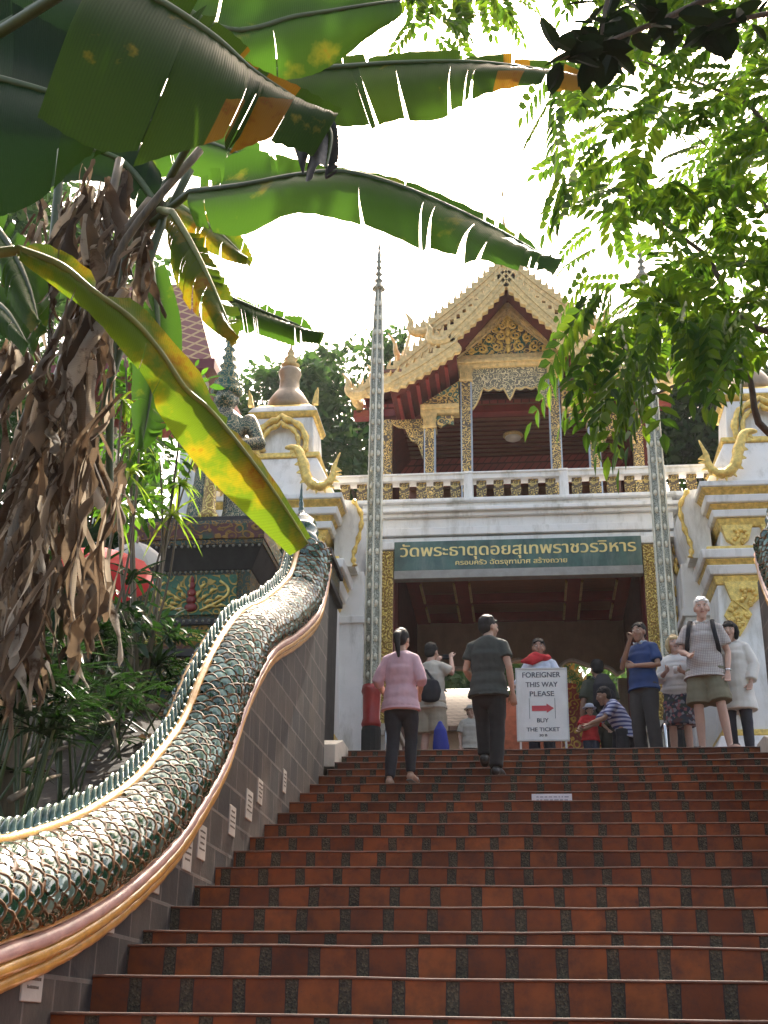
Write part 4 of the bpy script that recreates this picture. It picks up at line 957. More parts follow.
def build_shrine():
    a = at(185, 350, 15.0)
    g = thing('garden_shrine', (-4.6, 16, 3.2), 'small open shrine with maroon lattice patterned roof behind the banana leaves', 'shrine')
    lm = lattice('maroon_gilt_lattice', (.17, .035, .03), (.42, .26, .10), 5.5, .2)
    x0, x1, y0, y1 = -6.3, -4.1, 15.0, 17.0
    mb = MB(); b = 0; ze, zr = 8.55, 10.3
    e = [(x0, y0, ze), (x1, y0, ze), (x1, y1, ze), (x0, y1, ze)]; cx = (x0+x1)/2; cy = (y0+y1)/2
    t = [(cx-.5, cy-.2, zr), (cx+.5, cy-.2, zr), (cx+.5, cy+.2, zr), (cx-.5, cy+.2, zr)]
    mb.v += [Vector(p) for p in e+t]
    for i in range(4): j = (i+1) % 4; mb.face([i, j, 4+j, 4+i])
    mb.face([4, 5, 6, 7]); mb.face([3, 2, 1, 0]); mb.build('roof', lm, g)
    mb = MB(); mb.box(x0-.05, x1+.05, y0-.05, y1+.05, ze-.16, ze-.01); mb.build('eave', MAROON, g)
    boxes('column', WHITE, g, [(x-.13, x+.13, y-.13, y+.13, 2.9, ze-.16) for x in (x0+.25, x1-.25) for y in (y0+.25, y1-.25)])
build_shrine()

def parasol(label, c, r, h, ma, tilt, n=8, finial=True, fringe=None):
    g = thing('parasol', c, label, 'parasol', 'garden parasols'); M = Matrix.Translation(Vector(c)) @ Matrix.Rotation(R(tilt[0]), 4, 'X') @ Matrix.Rotation(R(tilt[1]), 4, 'Y')
    mb = MB(); b = 0; rings = 5
    mb.v.append(M @ Vector((0, 0, h)))
    for q in range(1, rings+1):
        f = q/rings
        for k in range(n*2):
            a = math.pi*k/n; rr = r*f*(1 if k % 2 == 0 else .955); mb.v.append(M @ Vector((rr*math.cos(a), rr*math.sin(a), h*(1-f**1.7)*(1 if k % 2 == 0 else .97))))
    m = n*2
    for k in range(m):
        k2 = (k+1) % m; mb.face([0, 1+k, 1+k2])
        for q in range(rings-1): mb.face([1+q*m+k, 1+(q+1)*m+k, 1+(q+1)*m+k2, 1+q*m+k2])
    mb.build('canopy', ma, g)
    if fringe:
        mb = MB()
        for k in range(m*2):
            a = math.pi*k/n/2; p = Vector((r*.965*math.cos(a), r*.965*math.sin(a), 0)); d = Vector((-math.sin(a), math.cos(a), 0))*r*.10
            mb.v += [M @ (p-d), M @ (p+d), M @ (p+d*.6-Vector((0, 0, r*.12))), M @ (p-d*.6-Vector((0, 0, r*.12)))]; q = len(mb.v)-4; mb.face([q, q+1, q+2, q+3])
        mb.build('fringe', fringe, g)
    mb = MB(); mb.smooth = True; mb.tube([M @ Vector((0, 0, -1.2)), M @ Vector((0, 0, h+.06))], .012, 7); mb.build('pole', mat('parasol_pole', (.25, .15, .08), .5), g)
    mb = MB()
    for k in range(n): a = 2*math.pi*k/n; mb.tube([M @ Vector((0, 0, h*.95)), M @ Vector((r*.95*math.cos(a), r*.95*math.sin(a), .005))], .004, 4)
    mb.build('ribs', mat('parasol_pole', (.25, .15, .08)), g)
RED = leafmat('red_parasol_fabric', [(.36, .012, .02), (.40, .015, .022)], .25, rough=.7)
PALEF = leafmat('white_lace_fabric', [(.62, .6, .62), (.66, .62, .64)], .35, rough=.8)
parasol('bright red fabric parasol tipped towards the stairs above the garden palms', at(100, 574, 10.6), .50, .16, RED, (48, 16), 7)
parasol('white lace edged parasol behind the bright red one', at(136, 556, 11.6), .26, .14, PALEF, (38, 12), 8, fringe=PALEF)

# ------------------------------------------------------------------ banana plants
BAN_D = leafmat('banana_leaf_deep', [(.012, .032, .008), (.018, .045, .010), (.024, .055, .012)], .55, tm=(2.5, 2.1, .6), patch=((.13, .12, .018), (.20, .09, .02)), pscale=3.4, veins=30, pthr=(.62, .70))
AMBER = leafmat('withered_amber_blade', [(.14, .065, .010), (.19, .10, .014)], .55, patch=((.14, .055, .01), (.10, .12, .015)), pscale=9, veins=30, pthr=(.52, .62))
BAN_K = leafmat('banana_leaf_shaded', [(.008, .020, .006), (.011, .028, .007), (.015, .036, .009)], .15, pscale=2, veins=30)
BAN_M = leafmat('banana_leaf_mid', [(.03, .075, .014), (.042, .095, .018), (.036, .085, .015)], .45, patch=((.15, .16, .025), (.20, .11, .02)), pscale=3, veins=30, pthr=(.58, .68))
BAN_Y = leafmat('banana_leaf_yellowing', [(.06, .105, .012), (.085, .125, .014), (.05, .09, .010)], .5, patch=((.20, .15, .014), (.17, .065, .010)), pscale=3.2, veins=30, pthr=(.48, .60))
DEADM = leafmat('dead_banana_leaf', [(.05, .034, .022), (.10, .07, .046), (.055, .036, .024), (.15, .11, .075), (.06, .04, .027), (.50, .44, .36)], .42, patch=((.05, .026, .013), (.03, .017, .009)), pscale=6, rough=.7, veins=26, tm=(1.3, 1.25, 1.15))  # palest strip tone puts sunlit bits into the leaf colour
STEMM = mat('banana_stem', (.12, .085, .04), .55, var=.5, nscale=5, stretch=(6, 6, 1), dirt=(.04, .025, .015))
PETY = mat('pale_midrib', (.17, .19, .035), .45, var=.25)
PETM = mat('leaf_stalk', (.05, .075, .016), .45, var=.3)
def pxl(pts, Y0, Y1):
    n = len(pts); return [at(p[0], p[1], p[2] if len(p) > 2 else lerp(Y0, Y1, i/(n-1))) for i, p in enumerate(pts)]
def banana_leaf(parent, mid, e1, e2, Y0, Y1, d1, d2, m, tears=9, seed=1, gap=.35, rag=.10, stalk=None, bow=.05, amber=None):
    rn = random.Random(seed); n = 61
    MID = sm3(pxl(mid, Y0, Y1), n); EA = sm3(pxl(e1, Y0+d1, Y1+d1), n); EB = sm3(pxl(e2, Y0+d2, Y1+d2), n)
    mb = MB(); mb.smooth = True
    L = sum((b-a).length for a, b in zip(MID, MID[1:]))
    def samp(P, t): t = max(0, min(n-1.0001, t)); k = int(t); return P[k].lerp(P[k+1], t-k)
    for E in (EA, EB):
        cuts = sorted(rn.uniform(2, n-2) for _ in range(tears)); cuts = [0]+cuts+[n-1]
        for c0, c1 in zip(cuts, cuts[1:]):
            if c1-c0 < .6: continue
            ks = max(2, int((c1-c0)/1.5)+1); ex = 1-rag*rn.random(); g0 = gap*rn.random()*min(2.2, c1-c0)*.5; g1 = gap*rn.random()*min(2.2, c1-c0)*.5
            start = rn.uniform(.15, .6); tw = rn.uniform(-1, 1)*bow*.5; b = len(mb.v); Q = 6
            for i in range(ks+1):
                f = i/ks
                for j in range(Q+1):
                    q = j/Q; sp = max(0, (q-start)/(1-start)); t = lerp(c0+g0*sp, c1-g1*sp, f)
                    a = samp(MID, t); e = samp(E, t); d = e-a
                    p = a+d*(q*(ex if q > .5 else 1))
                    nn = d.cross(samp(MID, t+1)-samp(MID, t-1))
                    if nn.length > 1e-6: nn.normalize()
                    p = p+nn*(bow*math.sin(math.pi*q)+tw*sp*(f-.5)*2+.004*math.sin(t*2.3+q*3))
                    mb.v.append(p)
            for i in range(ks):
                for j in range(Q):
                    tt = lerp(c0, c1, (i+.5)/ks)/(n-1); mb.m = 1 if amber and any(p0 < tt < p1 and q0 <= (j+.5)/Q for p0, p1, q0 in amber) else 0
                    A = b+i*(Q+1)+j; u0 = lerp(c0, c1, i/ks)/n*L; u1 = lerp(c0, c1, (i+1)/ks)/n*L
                    mb.face([A, A+Q+1, A+Q+2, A+1], [(u0, j/Q), (u1, j/Q), (u1, (j+1)/Q), (u0, (j+1)/Q)])
    o = mb.build('leaf', [m, AMBER], parent)
    mb = MB(); mb.smooth = True
    pts = [Vector(at(*q)) for q in (stalk or [])]; P = (sm3(pts+[MID[0]], 14)[:-1] if pts else [])+MID
    mb.tube(P, [lerp(.028, .005, i/(len(P)-1)) for i in range(len(P))], 7); mb.build('midrib', PETY if m is BAN_Y else PETM, o)
    return o
def build_banana():
    base = at(8, 690, 7.1); base.z = interp(GPROF, base.y)-.05
    g = thing('banana_plant', base, 'banana plant with a skirt of dead brown leaves and a long yellowing blade', 'banana plant', 'banana plants')
    top = at(165, 205, 6.9)
    mb = MB(); mb.smooth = True
    P = sm3([base, at(22, 560, 7.0), at(60, 420, 6.95), at(95, 310, 6.9), at(135, 235, 6.9), top], 30)
    mb.tube(P, [lerp(.17, .07, i/29)*(1+.06*math.sin(i*1.7)) for i in range(30)], 14); mb.build('trunk', STEMM, g)
    st = [(150, 230, 6.9)]
    # long torn blades reaching right across the sky
    banana_leaf(g, [(262, 72), (330, 68), (400, 63), (470, 62), (545, 70), (588, 80)], [(255, 112), (338, 132), (395, 128), (437, 122), (480, 96), (545, 90), (588, 95)], [(262, 60), (330, 56), (400, 50), (470, 54), (545, 60), (588, 72)], 5.9, 5.5, -.1, .12, BAN_D, 9, 3, .45, .12, [(150, 215, 6.9), (205, 120, 6.3)], .05, [(.86, 1.0, .2), (.70, .76, .5)])
    banana_leaf(g, [(190, 192), (240, 186), (300, 175), (345, 172), (400, 186), (470, 216), (525, 245), (558, 268)], [(195, 226), (240, 235), (292, 214), (345, 222), (400, 240), (450, 260), (505, 266), (558, 271)], [(200, 178), (245, 150), (300, 160), (345, 168), (400, 178), (470, 207), (525, 238), (558, 265)], 6.4, 5.3, -.08, .1, BAN_M, 11, 5, .55, .12, [(150, 225, 6.9)])
    banana_leaf(g, [(172, 212), (192, 245), (212, 285), (236, 342)], [(168, 245), (176, 290), (200, 325), (232, 346)], [(198, 232), (222, 275), (238, 305), (240, 342)], 6.3, 6.0, -.05, .08, BAN_Y, 12, 7, .7, .15, [(160, 210, 6.8)])
    banana_leaf(g, [(232, 300), (262, 312), (296, 325), (323, 338)], [(238, 332), (265, 338), (298, 345), (322, 341)], [(234, 297), (265, 305), (300, 318), (323, 336)], 6.9, 6.9, -.05, .05, BAN_M, 9, 8, .5, .1, [(160, 215, 6.9), (200, 270, 6.9)])
    banana_leaf(g, [(18, 250), (60, 266), (92, 291), (132, 320), (160, 352), (185, 388), (212, 412), (248, 456), (280, 500), (308, 544)], [(18, 262), (54, 287), (90, 314), (122, 352), (150, 388), (156, 410), (176, 440), (200, 470), (236, 506), (290, 556)], [(20, 248), (45, 244), (91, 272), (100, 292), (137, 299), (173, 340), (200, 373), (214, 408), (241, 435), (265, 467), (309, 538)], 4.6, 5.6, .0, .10, BAN_Y, 3, 9, .15, .04, [(-60, 262, 4.6)], .03)
    # blades on the left edge and behind
    for k, (mid, a, b, Y, m, sd) in enumerate([
        ([(-30, 200), (5, 240), (28, 285), (40, 335)], [(-40, 230), (-5, 270), (12, 310), (38, 338)], [(-20, 190), (20, 230), (46, 275), (48, 330)], 5.4, BAN_M, 11),
        ([(-30, 290), (5, 310), (30, 350)], [(-35, 320), (0, 335), (24, 355)], [(-30, 270), (15, 295), (40, 340)], 5.8, BAN_M, 12),
        ([(150, 260), (158, 330), (150, 400), (140, 450)], [(132, 270), (132, 330), (130, 400), (136, 450)], [(166, 262), (182, 330), (174, 410), (146, 452)], 8.2, BAN_M, 13),
        ([(140, 160), (180, 140), (230, 150), (300, 190)], [(140, 185), (185, 178), (235, 190), (298, 205)], [(140, 140), (180, 118), (235, 128), (302, 180)], 7.6, BAN_M, 14),
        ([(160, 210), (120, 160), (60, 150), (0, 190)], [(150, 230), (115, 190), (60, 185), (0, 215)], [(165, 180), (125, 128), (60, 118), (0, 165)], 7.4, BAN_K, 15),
        ([(170, 200), (215, 230), (250, 262)], [(165, 216), (205, 250), (246, 268)], [(180, 190), (225, 215), (254, 258)], 7.2, BAN_Y, 16)]):
        banana_leaf(g, mid, a, b, Y, Y-.3, -.05, .08, m, 6, sd, .4, .1)
    # petioles fanning from the crown
    mb = None
    for k, (p, q, r) in enumerate([((60, 640, 6.9), (100, 420, 6.6), (168, 205, 6.8)), ((20, 430, 6.6), (75, 300, 6.6), (150, 200, 6.8)), ((110, 520, 6.7), (112, 370, 6.6), (130, 230, 6.8)), ((78, 470, 6.4), (85, 330, 6.5), (120, 160, 6.8)), ((40, 330, 6.3), (50, 270, 6.5), (62, 150, 6.6)), ((95, 360, 6.5), (120, 250, 6.6), (200, 150, 6.7)), ((130, 330, 6.8), (142, 270, 6.8), (190, 170, 6.8))]):
        mb = MB(); mb.smooth = True; mb.tube(sm3([at(*p), at(*q), at(*r)], 12), [lerp(.022, .03, i/11) for i in range(12)], 7); mb.build('stalk', STEMM if k % 2 else PETM, g)
    # skirt of dead leaves
    rn = random.Random(21)
    for k in range(98):
        t = rn.random(); y = 150+rn.random()**.9*470; xc = interp([(150, 125), (250, 95), (350, 66), (480, 50), (640, 35)], y)
        x = xc+rn.gauss(0, 36) ; x = min(x, interp([(150, 210), (250, 165), (350, 112), (480, 118), (640, 100)], y)); Y = 6.75+rn.uniform(-.75, .35)
        p0 = at(x, y, Y); L0 = rn.uniform(.35, 1.0); w0 = rn.uniform(.03, .10); n = 14; mb = MB(); mb.smooth = True; ang = rn.uniform(-.9, .9)
        sw0 = Vector((rn.uniform(-.3, .3), rn.uniform(-.3, .15), 0))
        for r_ in range(rn.randint(4, 6)):
            ph = rn.uniform(0, 6.28); L = L0*rn.uniform(.5, 1.15); w = w0*rn.uniform(.16, .42); sw = sw0+Vector((rn.uniform(-.18, .18), rn.uniform(-.12, .12), 0)); o_ = rn.uniform(-1, 1)*w0
            p = p0+Vector((math.cos(ang)*o_, math.sin(ang)*o_, rn.uniform(-.06, .06))); b0 = len(mb.v)
            for i in range(n+1):
                f = i/n; c = p+sw*(f*L)+Vector((.025*math.sin(f*6+ph), .03*math.cos(f*5+ph), -f*L*(1-.1*f)))
                a2 = ang+f*rn.uniform(.8, 1.1)*1.6*math.sin(ph)+.6*math.sin(f*7+ph); ww = w*(.4+.9*math.sin(math.pi*min(1, f*.95+.05))**.7)*(1+.3*math.sin(f*19+ph)); ww *= 1 if i < n else .15
                sv = Vector((math.cos(a2), math.sin(a2), 0)); nv = Vector((-math.sin(a2), math.cos(a2), .3))
                for j, u in enumerate((-1, -.35, .35, 1)): mb.v.append(c+sv*(u*ww)+nv*(w*.5*((j % 3 == 0)-.5)))
            for i in range(n):
                for j in range(3):
                    A = b0+i*4+j; mb.face([A, A+4, A+5, A+1], [(i/n, j/6), ((i+1)/n, j/6), ((i+1)/n, (j+1)/6), (i/n, (j+1)/6)])
        mb.build('dead_leaf', DEADM, g)
    # nearer plant whose blades fill the upper left corner
    b2 = at(-120, 700, 4.6); b2.z = interp(GPROF, b2.y)-.05
    g2 = thing('banana_plant', b2, 'nearest banana plant with huge dark blades hanging into the upper left corner', 'banana plant', 'banana plants')
    t2 = at(-110, 120, 4.4)
    mb = MB(); mb.smooth = True; mb.tube(sm3([b2, at(-125, 420, 4.5), t2], 20), [lerp(.15, .08, i/19) for i in range(20)], 14); mb.build('trunk', STEMM, g2)
    banana_leaf(g2, [(120, -40), (220, 28), (300, 16), (375, 4), (400, 0)], [(150, 40), (235, 78), (300, 82), (345, 58), (386, 20)], [(150, -90), (230, -40), (300, -45), (360, -25), (400, -8)], 4.6, 4.9, .05, .05, BAN_M, 3, 31, .15, .05, [(-110, 90, 4.4)], .06)
    banana_leaf(g2, [(100, -30), (165, 5), (215, 38), (252, 70), (290, 95), (330, 122)], [(30, 130), (95, 168), (168, 160), (222, 150), (262, 150), (318, 150)], [(130, -40), (180, -5), (230, 30), (262, 60), (300, 88), (336, 118)], 3.7, 4.2, -.2, .1, BAN_D, 5, 33, .25, .10, [(-110, 100, 4.4)], .10, [(.66, .80, .45), (.50, .60, .70)])
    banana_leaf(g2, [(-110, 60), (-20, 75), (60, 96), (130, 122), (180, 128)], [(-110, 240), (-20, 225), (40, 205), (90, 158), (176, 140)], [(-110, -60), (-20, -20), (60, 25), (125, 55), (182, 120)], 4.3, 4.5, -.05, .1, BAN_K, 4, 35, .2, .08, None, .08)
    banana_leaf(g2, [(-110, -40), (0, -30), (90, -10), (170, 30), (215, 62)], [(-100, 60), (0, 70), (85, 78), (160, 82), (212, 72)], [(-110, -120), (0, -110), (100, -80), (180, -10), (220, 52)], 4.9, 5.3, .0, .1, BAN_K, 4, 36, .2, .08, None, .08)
    banana_leaf(g2, [(305, 118), (318, 120), (330, 135), (326, 168)], [(290, 140), (296, 160), (302, 178), (312, 184)], [(325, 115), (336, 124), (340, 148), (338, 172)], 4.2, 4.1, -.02, .03, mat('dark_dry_leaf', (.05, .045, .04), .6, var=.4), 2, 37, .2, .15, None, .05)
build_banana()

# ------------------------------------------------------------------ garden undergrowth
PALM_D = leafmat('palm_leaf_dark', [(.008, .028, .008), (.012, .036, .010), (.02, .048, .014)], .25, rough=.25, spec=.5)
PALM_L = leafmat('strap_leaf_light', [(.10, .18, .03), (.16, .24, .04), (.22, .26, .04)], .5, rough=.4)
def strap(mb, p, d, L, w, droop, rn, n=6):
    d = d.normalized(); sv = d.cross(Vector((0, 0, 1)))
    sv = sv.normalized() if sv.length > .05 else Vector((1, 0, 0)); b = len(mb.v)
    for i in range(n+1):
        f = i/n; c = p+d*(L*f)+Vector((0, 0, -droop*L*f*f)); ww = w*math.sin(math.pi*(f*.85+.12))**.7 if i < n else 0.001
        mb.v += [c-sv*ww, c+Vector((0, 0, -ww*.3)), c+sv*ww]
    for i in range(n):
        for j in (0, 1): A = b+i*3+j; mb.face([A, A+3, A+4, A+1])
def palm_shrub(label, px, py, Y, k=1.0, fans=9, seed=1, m=None, h=.7):
    rn = random.Random(seed); c = at(px, py, Y); gz = interp(GPROF, c.y); g = thing('palm_shrub', (c.x, c.y, gz), label, 'shrub', 'garden palms and shrubs')
    st = MB(); lf = MB(); st.smooth = True
    for f in range(fans):
        a = rn.uniform(0, 6.28); e = rn.uniform(.2, 1.2); L = h*rn.uniform(.5, 1.1)
        top = c+Vector((math.cos(a)*math.cos(e)*L*.7, math.sin(a)*math.cos(e)*L*.7, math.sin(e)*L-.25))*k
        st.tube(sm3([Vector((c.x+rn.uniform(-.08, .08), c.y+rn.uniform(-.08, .08), gz-.05)), (c+Vector((0, 0, gz-c.z)))*.3+top*.7, top], 8), .008, 5)
        out = Vector((math.cos(a), math.sin(a), .35)); nb = rn.randint(8, 12)
        for q in range(nb):
            w = (q/(nb-1)-.5)*R(200); dd = Matrix.Rotation(w, 3, 'Z') @ out+Vector((0, 0, rn.uniform(-.2, .25)))
            strap(lf, top, dd, rn.uniform(.28, .42)*k, .018*k, rn.uniform(.1, .6), rn)
    st.build('stems', PETM, g); lf.build('leaves', m or PALM_D, g, smooth=True)
for i, (lab, px, py, Y, k, fans) in enumerate([
    ('glossy fan palm shrub low in the garden nearest the naga bend', 75, 690, 7.6, .9, 10), ('dark fan palm shrub under the red parasol', 100, 625, 9.3, 1.05, 9), ('dark fan palm shrub at the left picture edge', 20, 700, 7.2, .9, 9),
    ('strap leaved palm beside the mosaic pedestal base', 140, 690, 10.2, 1.0, 9), ('fan palm shrub between the dead banana leaves and red parasol', 52, 620, 8.4, .9, 8), ('low palm seedling on the littered slope', 120, 735, 8.4, .7, 6),
    ('dense dark shrub in front of the dead leaf skirt', 30, 740, 6.7, .8, 10), ('dark shrub at the foot of the banana stem', -10, 700, 6.6, .9, 12), ('broad shrub between the pedestal and naga bend', 175, 680, 10.8, 1.0, 10), ('tall fan palm shrub before the mosaic pedestal', 110, 660, 9.9, 1.15, 12), ('small dark shrub right above the naga bend', 150, 722, 8.9, .8, 8)]):
    palm_shrub(lab, px, py, Y, k, fans, 40+i)
def dracaena(label, tips, base, seed):
    rn = random.Random(seed); b = at(*base); b.z = interp(GPROF, b.y)-.05; g = thing('dracaena', b, label, 'shrub', 'spiky shrubs in the garden'); st = MB(); lf = MB(); st.smooth = True
    for (px, py, Y, L) in tips:
        t = at(px, py, Y); st.tube(sm3([b, b.lerp(t, .55)+Vector((rn.uniform(-.1, .1), 0, 0)), t], 10), [lerp(.014, .007, i/9) for i in range(10)], 6)
        for q in range(20):
            a = rn.uniform(0, 6.28); e = rn.uniform(-.5, 1.2); strap(lf, t, Vector((math.cos(a)*math.cos(e), math.sin(a)*math.cos(e), math.sin(e))), L*rn.uniform(.7, 1.2), .014, rn.uniform(.3, 1.0), rn)
    st.build('stems', STEMM, g); lf.build('leaves', PALM_L, g, smooth=True)
dracaena('spiky light green shrub before the shrine columns', [(128, 475, 8.6, .22), (140, 440, 8.8, .2), (112, 505, 8.4, .2), (150, 360, 8.9, .22), (122, 400, 8.7, .2)], (84, 700, 8.8), 3)
dracaena('yellow green strap leaved shrub above the pedestal edge', [(172, 515, 9.6, .26), (196, 450, 10, .24), (180, 485, 9.8, .22)], (128, 690, 9.8), 4)
def leafy_bush(label, spots, base, seed, m):
    rn = random.Random(seed); b = at(*base); b.z = interp(GPROF, b.y)-.05; g = thing('leafy_bush', b, label, 'shrub', 'leafy bushes in the garden'); st = MB(); lf = MB(); st.smooth = True
    for (px, py, Y, r, n) in spots:
        c = at(px, py, Y); st.tube(sm3([b, b.lerp(c, .5)+Vector((rn.uniform(-.15, .15), 0, .1)), c], 10), [lerp(.022, .006, i/9) for i in range(10)], 6)
        for k in range(n):
            d = Vector((rn.gauss(0, 1), rn.gauss(0, 1), rn.gauss(0, .8))).normalized(); p = c+d*r*rn.random()**.5; u = (d+Vector((0, 0, rn.uniform(-.9, .2)))).normalized(); w = u.cross(Vector((rn.uniform(-1, 1), rn.uniform(-1, 1), 1))).normalized(); L = rn.uniform(.08, .17); up_ = w.cross(u)*L*.08; q = len(lf.v)
            lf.v += [p, p+u*L*.3+w*L*.2+up_, p+u*L*.65+w*L*.17+up_, p+u*L, p+u*L*.65-w*L*.17+up_, p+u*L*.3-w*L*.2+up_]; lf.face([q, q+1, q+2, q+3]); lf.face([q, q+3, q+4, q+5])
    st.build('stems', STEMM, g); lf.build('leaves', m, g, smooth=True)
LEAF_M = leafmat('bush_leaf', [(.03, .08, .015), (.05, .12, .02), (.08, .15, .025)], .5, rough=.4)
leafy_bush('tall leafy bush screening the shrine columns behind the dead leaves', [(125, 350, 9.4, .38, 130), (150, 400, 9.6, .36, 120), (118, 440, 9.2, .34, 120), (160, 455, 9.8, .28, 80), (130, 500, 9.4, .3, 90), (185, 390, 9.9, .26, 60)], (140, 700, 9.6), 61, LEAF_M)
leafy_bush('dark leafy bush around the stems below the red parasol', [(120, 610, 9.2, .28, 90), (80, 640, 8.6, .3, 90), (155, 625, 10.3, .22, 60), (60, 590, 8.4, .3, 90)], (110, 700, 9.0), 62, PALM_D)
def litter():
    mb = MB(); rn = random.Random(77)
    for k in range(7):
        g = tag(None) if 0 else None
    brs = [((15, 770), (75, 745), 7.0, 7.6), ((10, 800), (60, 775), 6.6, 7.2), ((95, 700), (118, 752), 8.5, 8.2), ((40, 745), (118, 720), 7.4, 8.4), ((5, 760), (18, 680), 6.6, 6.7)]
    for k, (a, b, Y0, Y1) in enumerate(brs):
        p, q = at(*a, Y0), at(*b, Y1); p.z = max(p.z, interp(GPROF, p.y)+.02) if k < 4 else p.z; mb = MB(); mb.smooth = True
        mb.tube(sm3([p, p.lerp(q, .5)+Vector((.03, 0, .03)), q], 10), [lerp(.022, .008, i/9) for i in range(10)], 6)
        tag(mb.build('fallen_branch', mat('dead_wood', (.20, .15, .10), .8, var=.4)), ['pale split dead branch lying lowest on the slope', 'thin grey dead branch beside the palm litter', 'dead stick leaning beside the naga bend', 'long thin dead twig under the fan palms', 'upright broken dead cane at the left edge'][k], 'branch', 'fallen branches on the garden slope')
    mb = MB(); mb.smooth = False
    for k in range(900):
        x = rn.uniform(-6, -2.5); y = rn.uniform(4.5, 12); z = interp(GPROF, y)+.03+(min(.8, (-4-x)*.12) if x < -4 else 0); a = rn.uniform(0, 6.28); s = rn.uniform(.03, .09)
        u = Vector((math.cos(a), math.sin(a), rn.uniform(-.3, .3)))*s; v = Vector((-math.sin(a), math.cos(a), rn.uniform(-.3, .3)))*s*.45; c = Vector((x, y, z))
        mb.quad(c-u, c-v, c+u, c+v)
    tag(mb.build('leaf_litter', DEADM), 'brown fallen leaves scattered over the garden slope', 'leaf litter', kind='stuff')
litter()

# ------------------------------------------------------------------ trees
LEAF_R = leafmat('pinnate_leaf', [(.024, .060, .016), (.038, .090, .018), (.058, .118, .020), (.085, .145, .022)], .55, rough=.35, tm=(1.9, 1.75, .55))
LEAF_K = leafmat('broad_dark_leaf', [(.008, .016, .010), (.012, .022, .012)], .12, rough=.5)
LEAF_B = leafmat('distant_leaf', [(.03, .075, .03), (.05, .10, .04), (.07, .12, .05)], .3, rough=.6)
LEAF_BD = leafmat('distant_leaf_deep', [(.012, .03, .012), (.022, .05, .018), (.03, .06, .02)], .25, rough=.6)
BARK = mat('tree_bark', (.09, .07, .05), .85, var=.4, stretch=(3, 3, 1), bmp=.8)
def frond(mb, p, d, L, rn, pairs=7, ll=.14, lw=.028):
    d = d.normalized(); sv = d.cross(Vector((0, 0, 1))); sv = sv.normalized() if sv.length > .05 else Vector((1, 0, 0)); dr = rn.uniform(.1, .6); roll = rn.uniform(-.6, .6)
    sv = (Matrix.Rotation(roll, 3, d) @ sv)
    pos = lambda f: p+d*(L*f)+Vector((0, 0, -dr*L*f*f))
    for i in range(pairs):
        f = .2+.8*i/(pairs-1); c = pos(f); t = (pos(f+.05)-pos(f-.05)).normalized()
        for s in ((-1, 1) if i < pairs-1 else (0,)):
            k = ll*rn.uniform(.8, 1.1)*(1-.25*abs(f-.5)); dd = (t*(.55 if s else 1)+sv*(s*.9)+Vector((0, 0, -.22))).normalized()
            w = dd.cross(sv.cross(t)); w = w.normalized()*lw*rn.uniform(.85, 1.15); up_ = w.cross(dd)*.25
            b = len(mb.v); mb.v += [c, c+dd*k*.35-w+up_, c+dd*k*.72-w*.75+up_, c+dd*k-Vector((0, 0, k*.12)), c+dd*k*.72+w*.75+up_, c+dd*k*.35+w+up_]
            mb.face([b, b+1, b+2, b+3]); mb.face([b, b+3, b+4, b+5])
    b = len(mb.v); sv2 = sv*.003
    mb.v += [p-sv2, p+sv2, pos(1)]; mb.face([b, b+1, b+2])
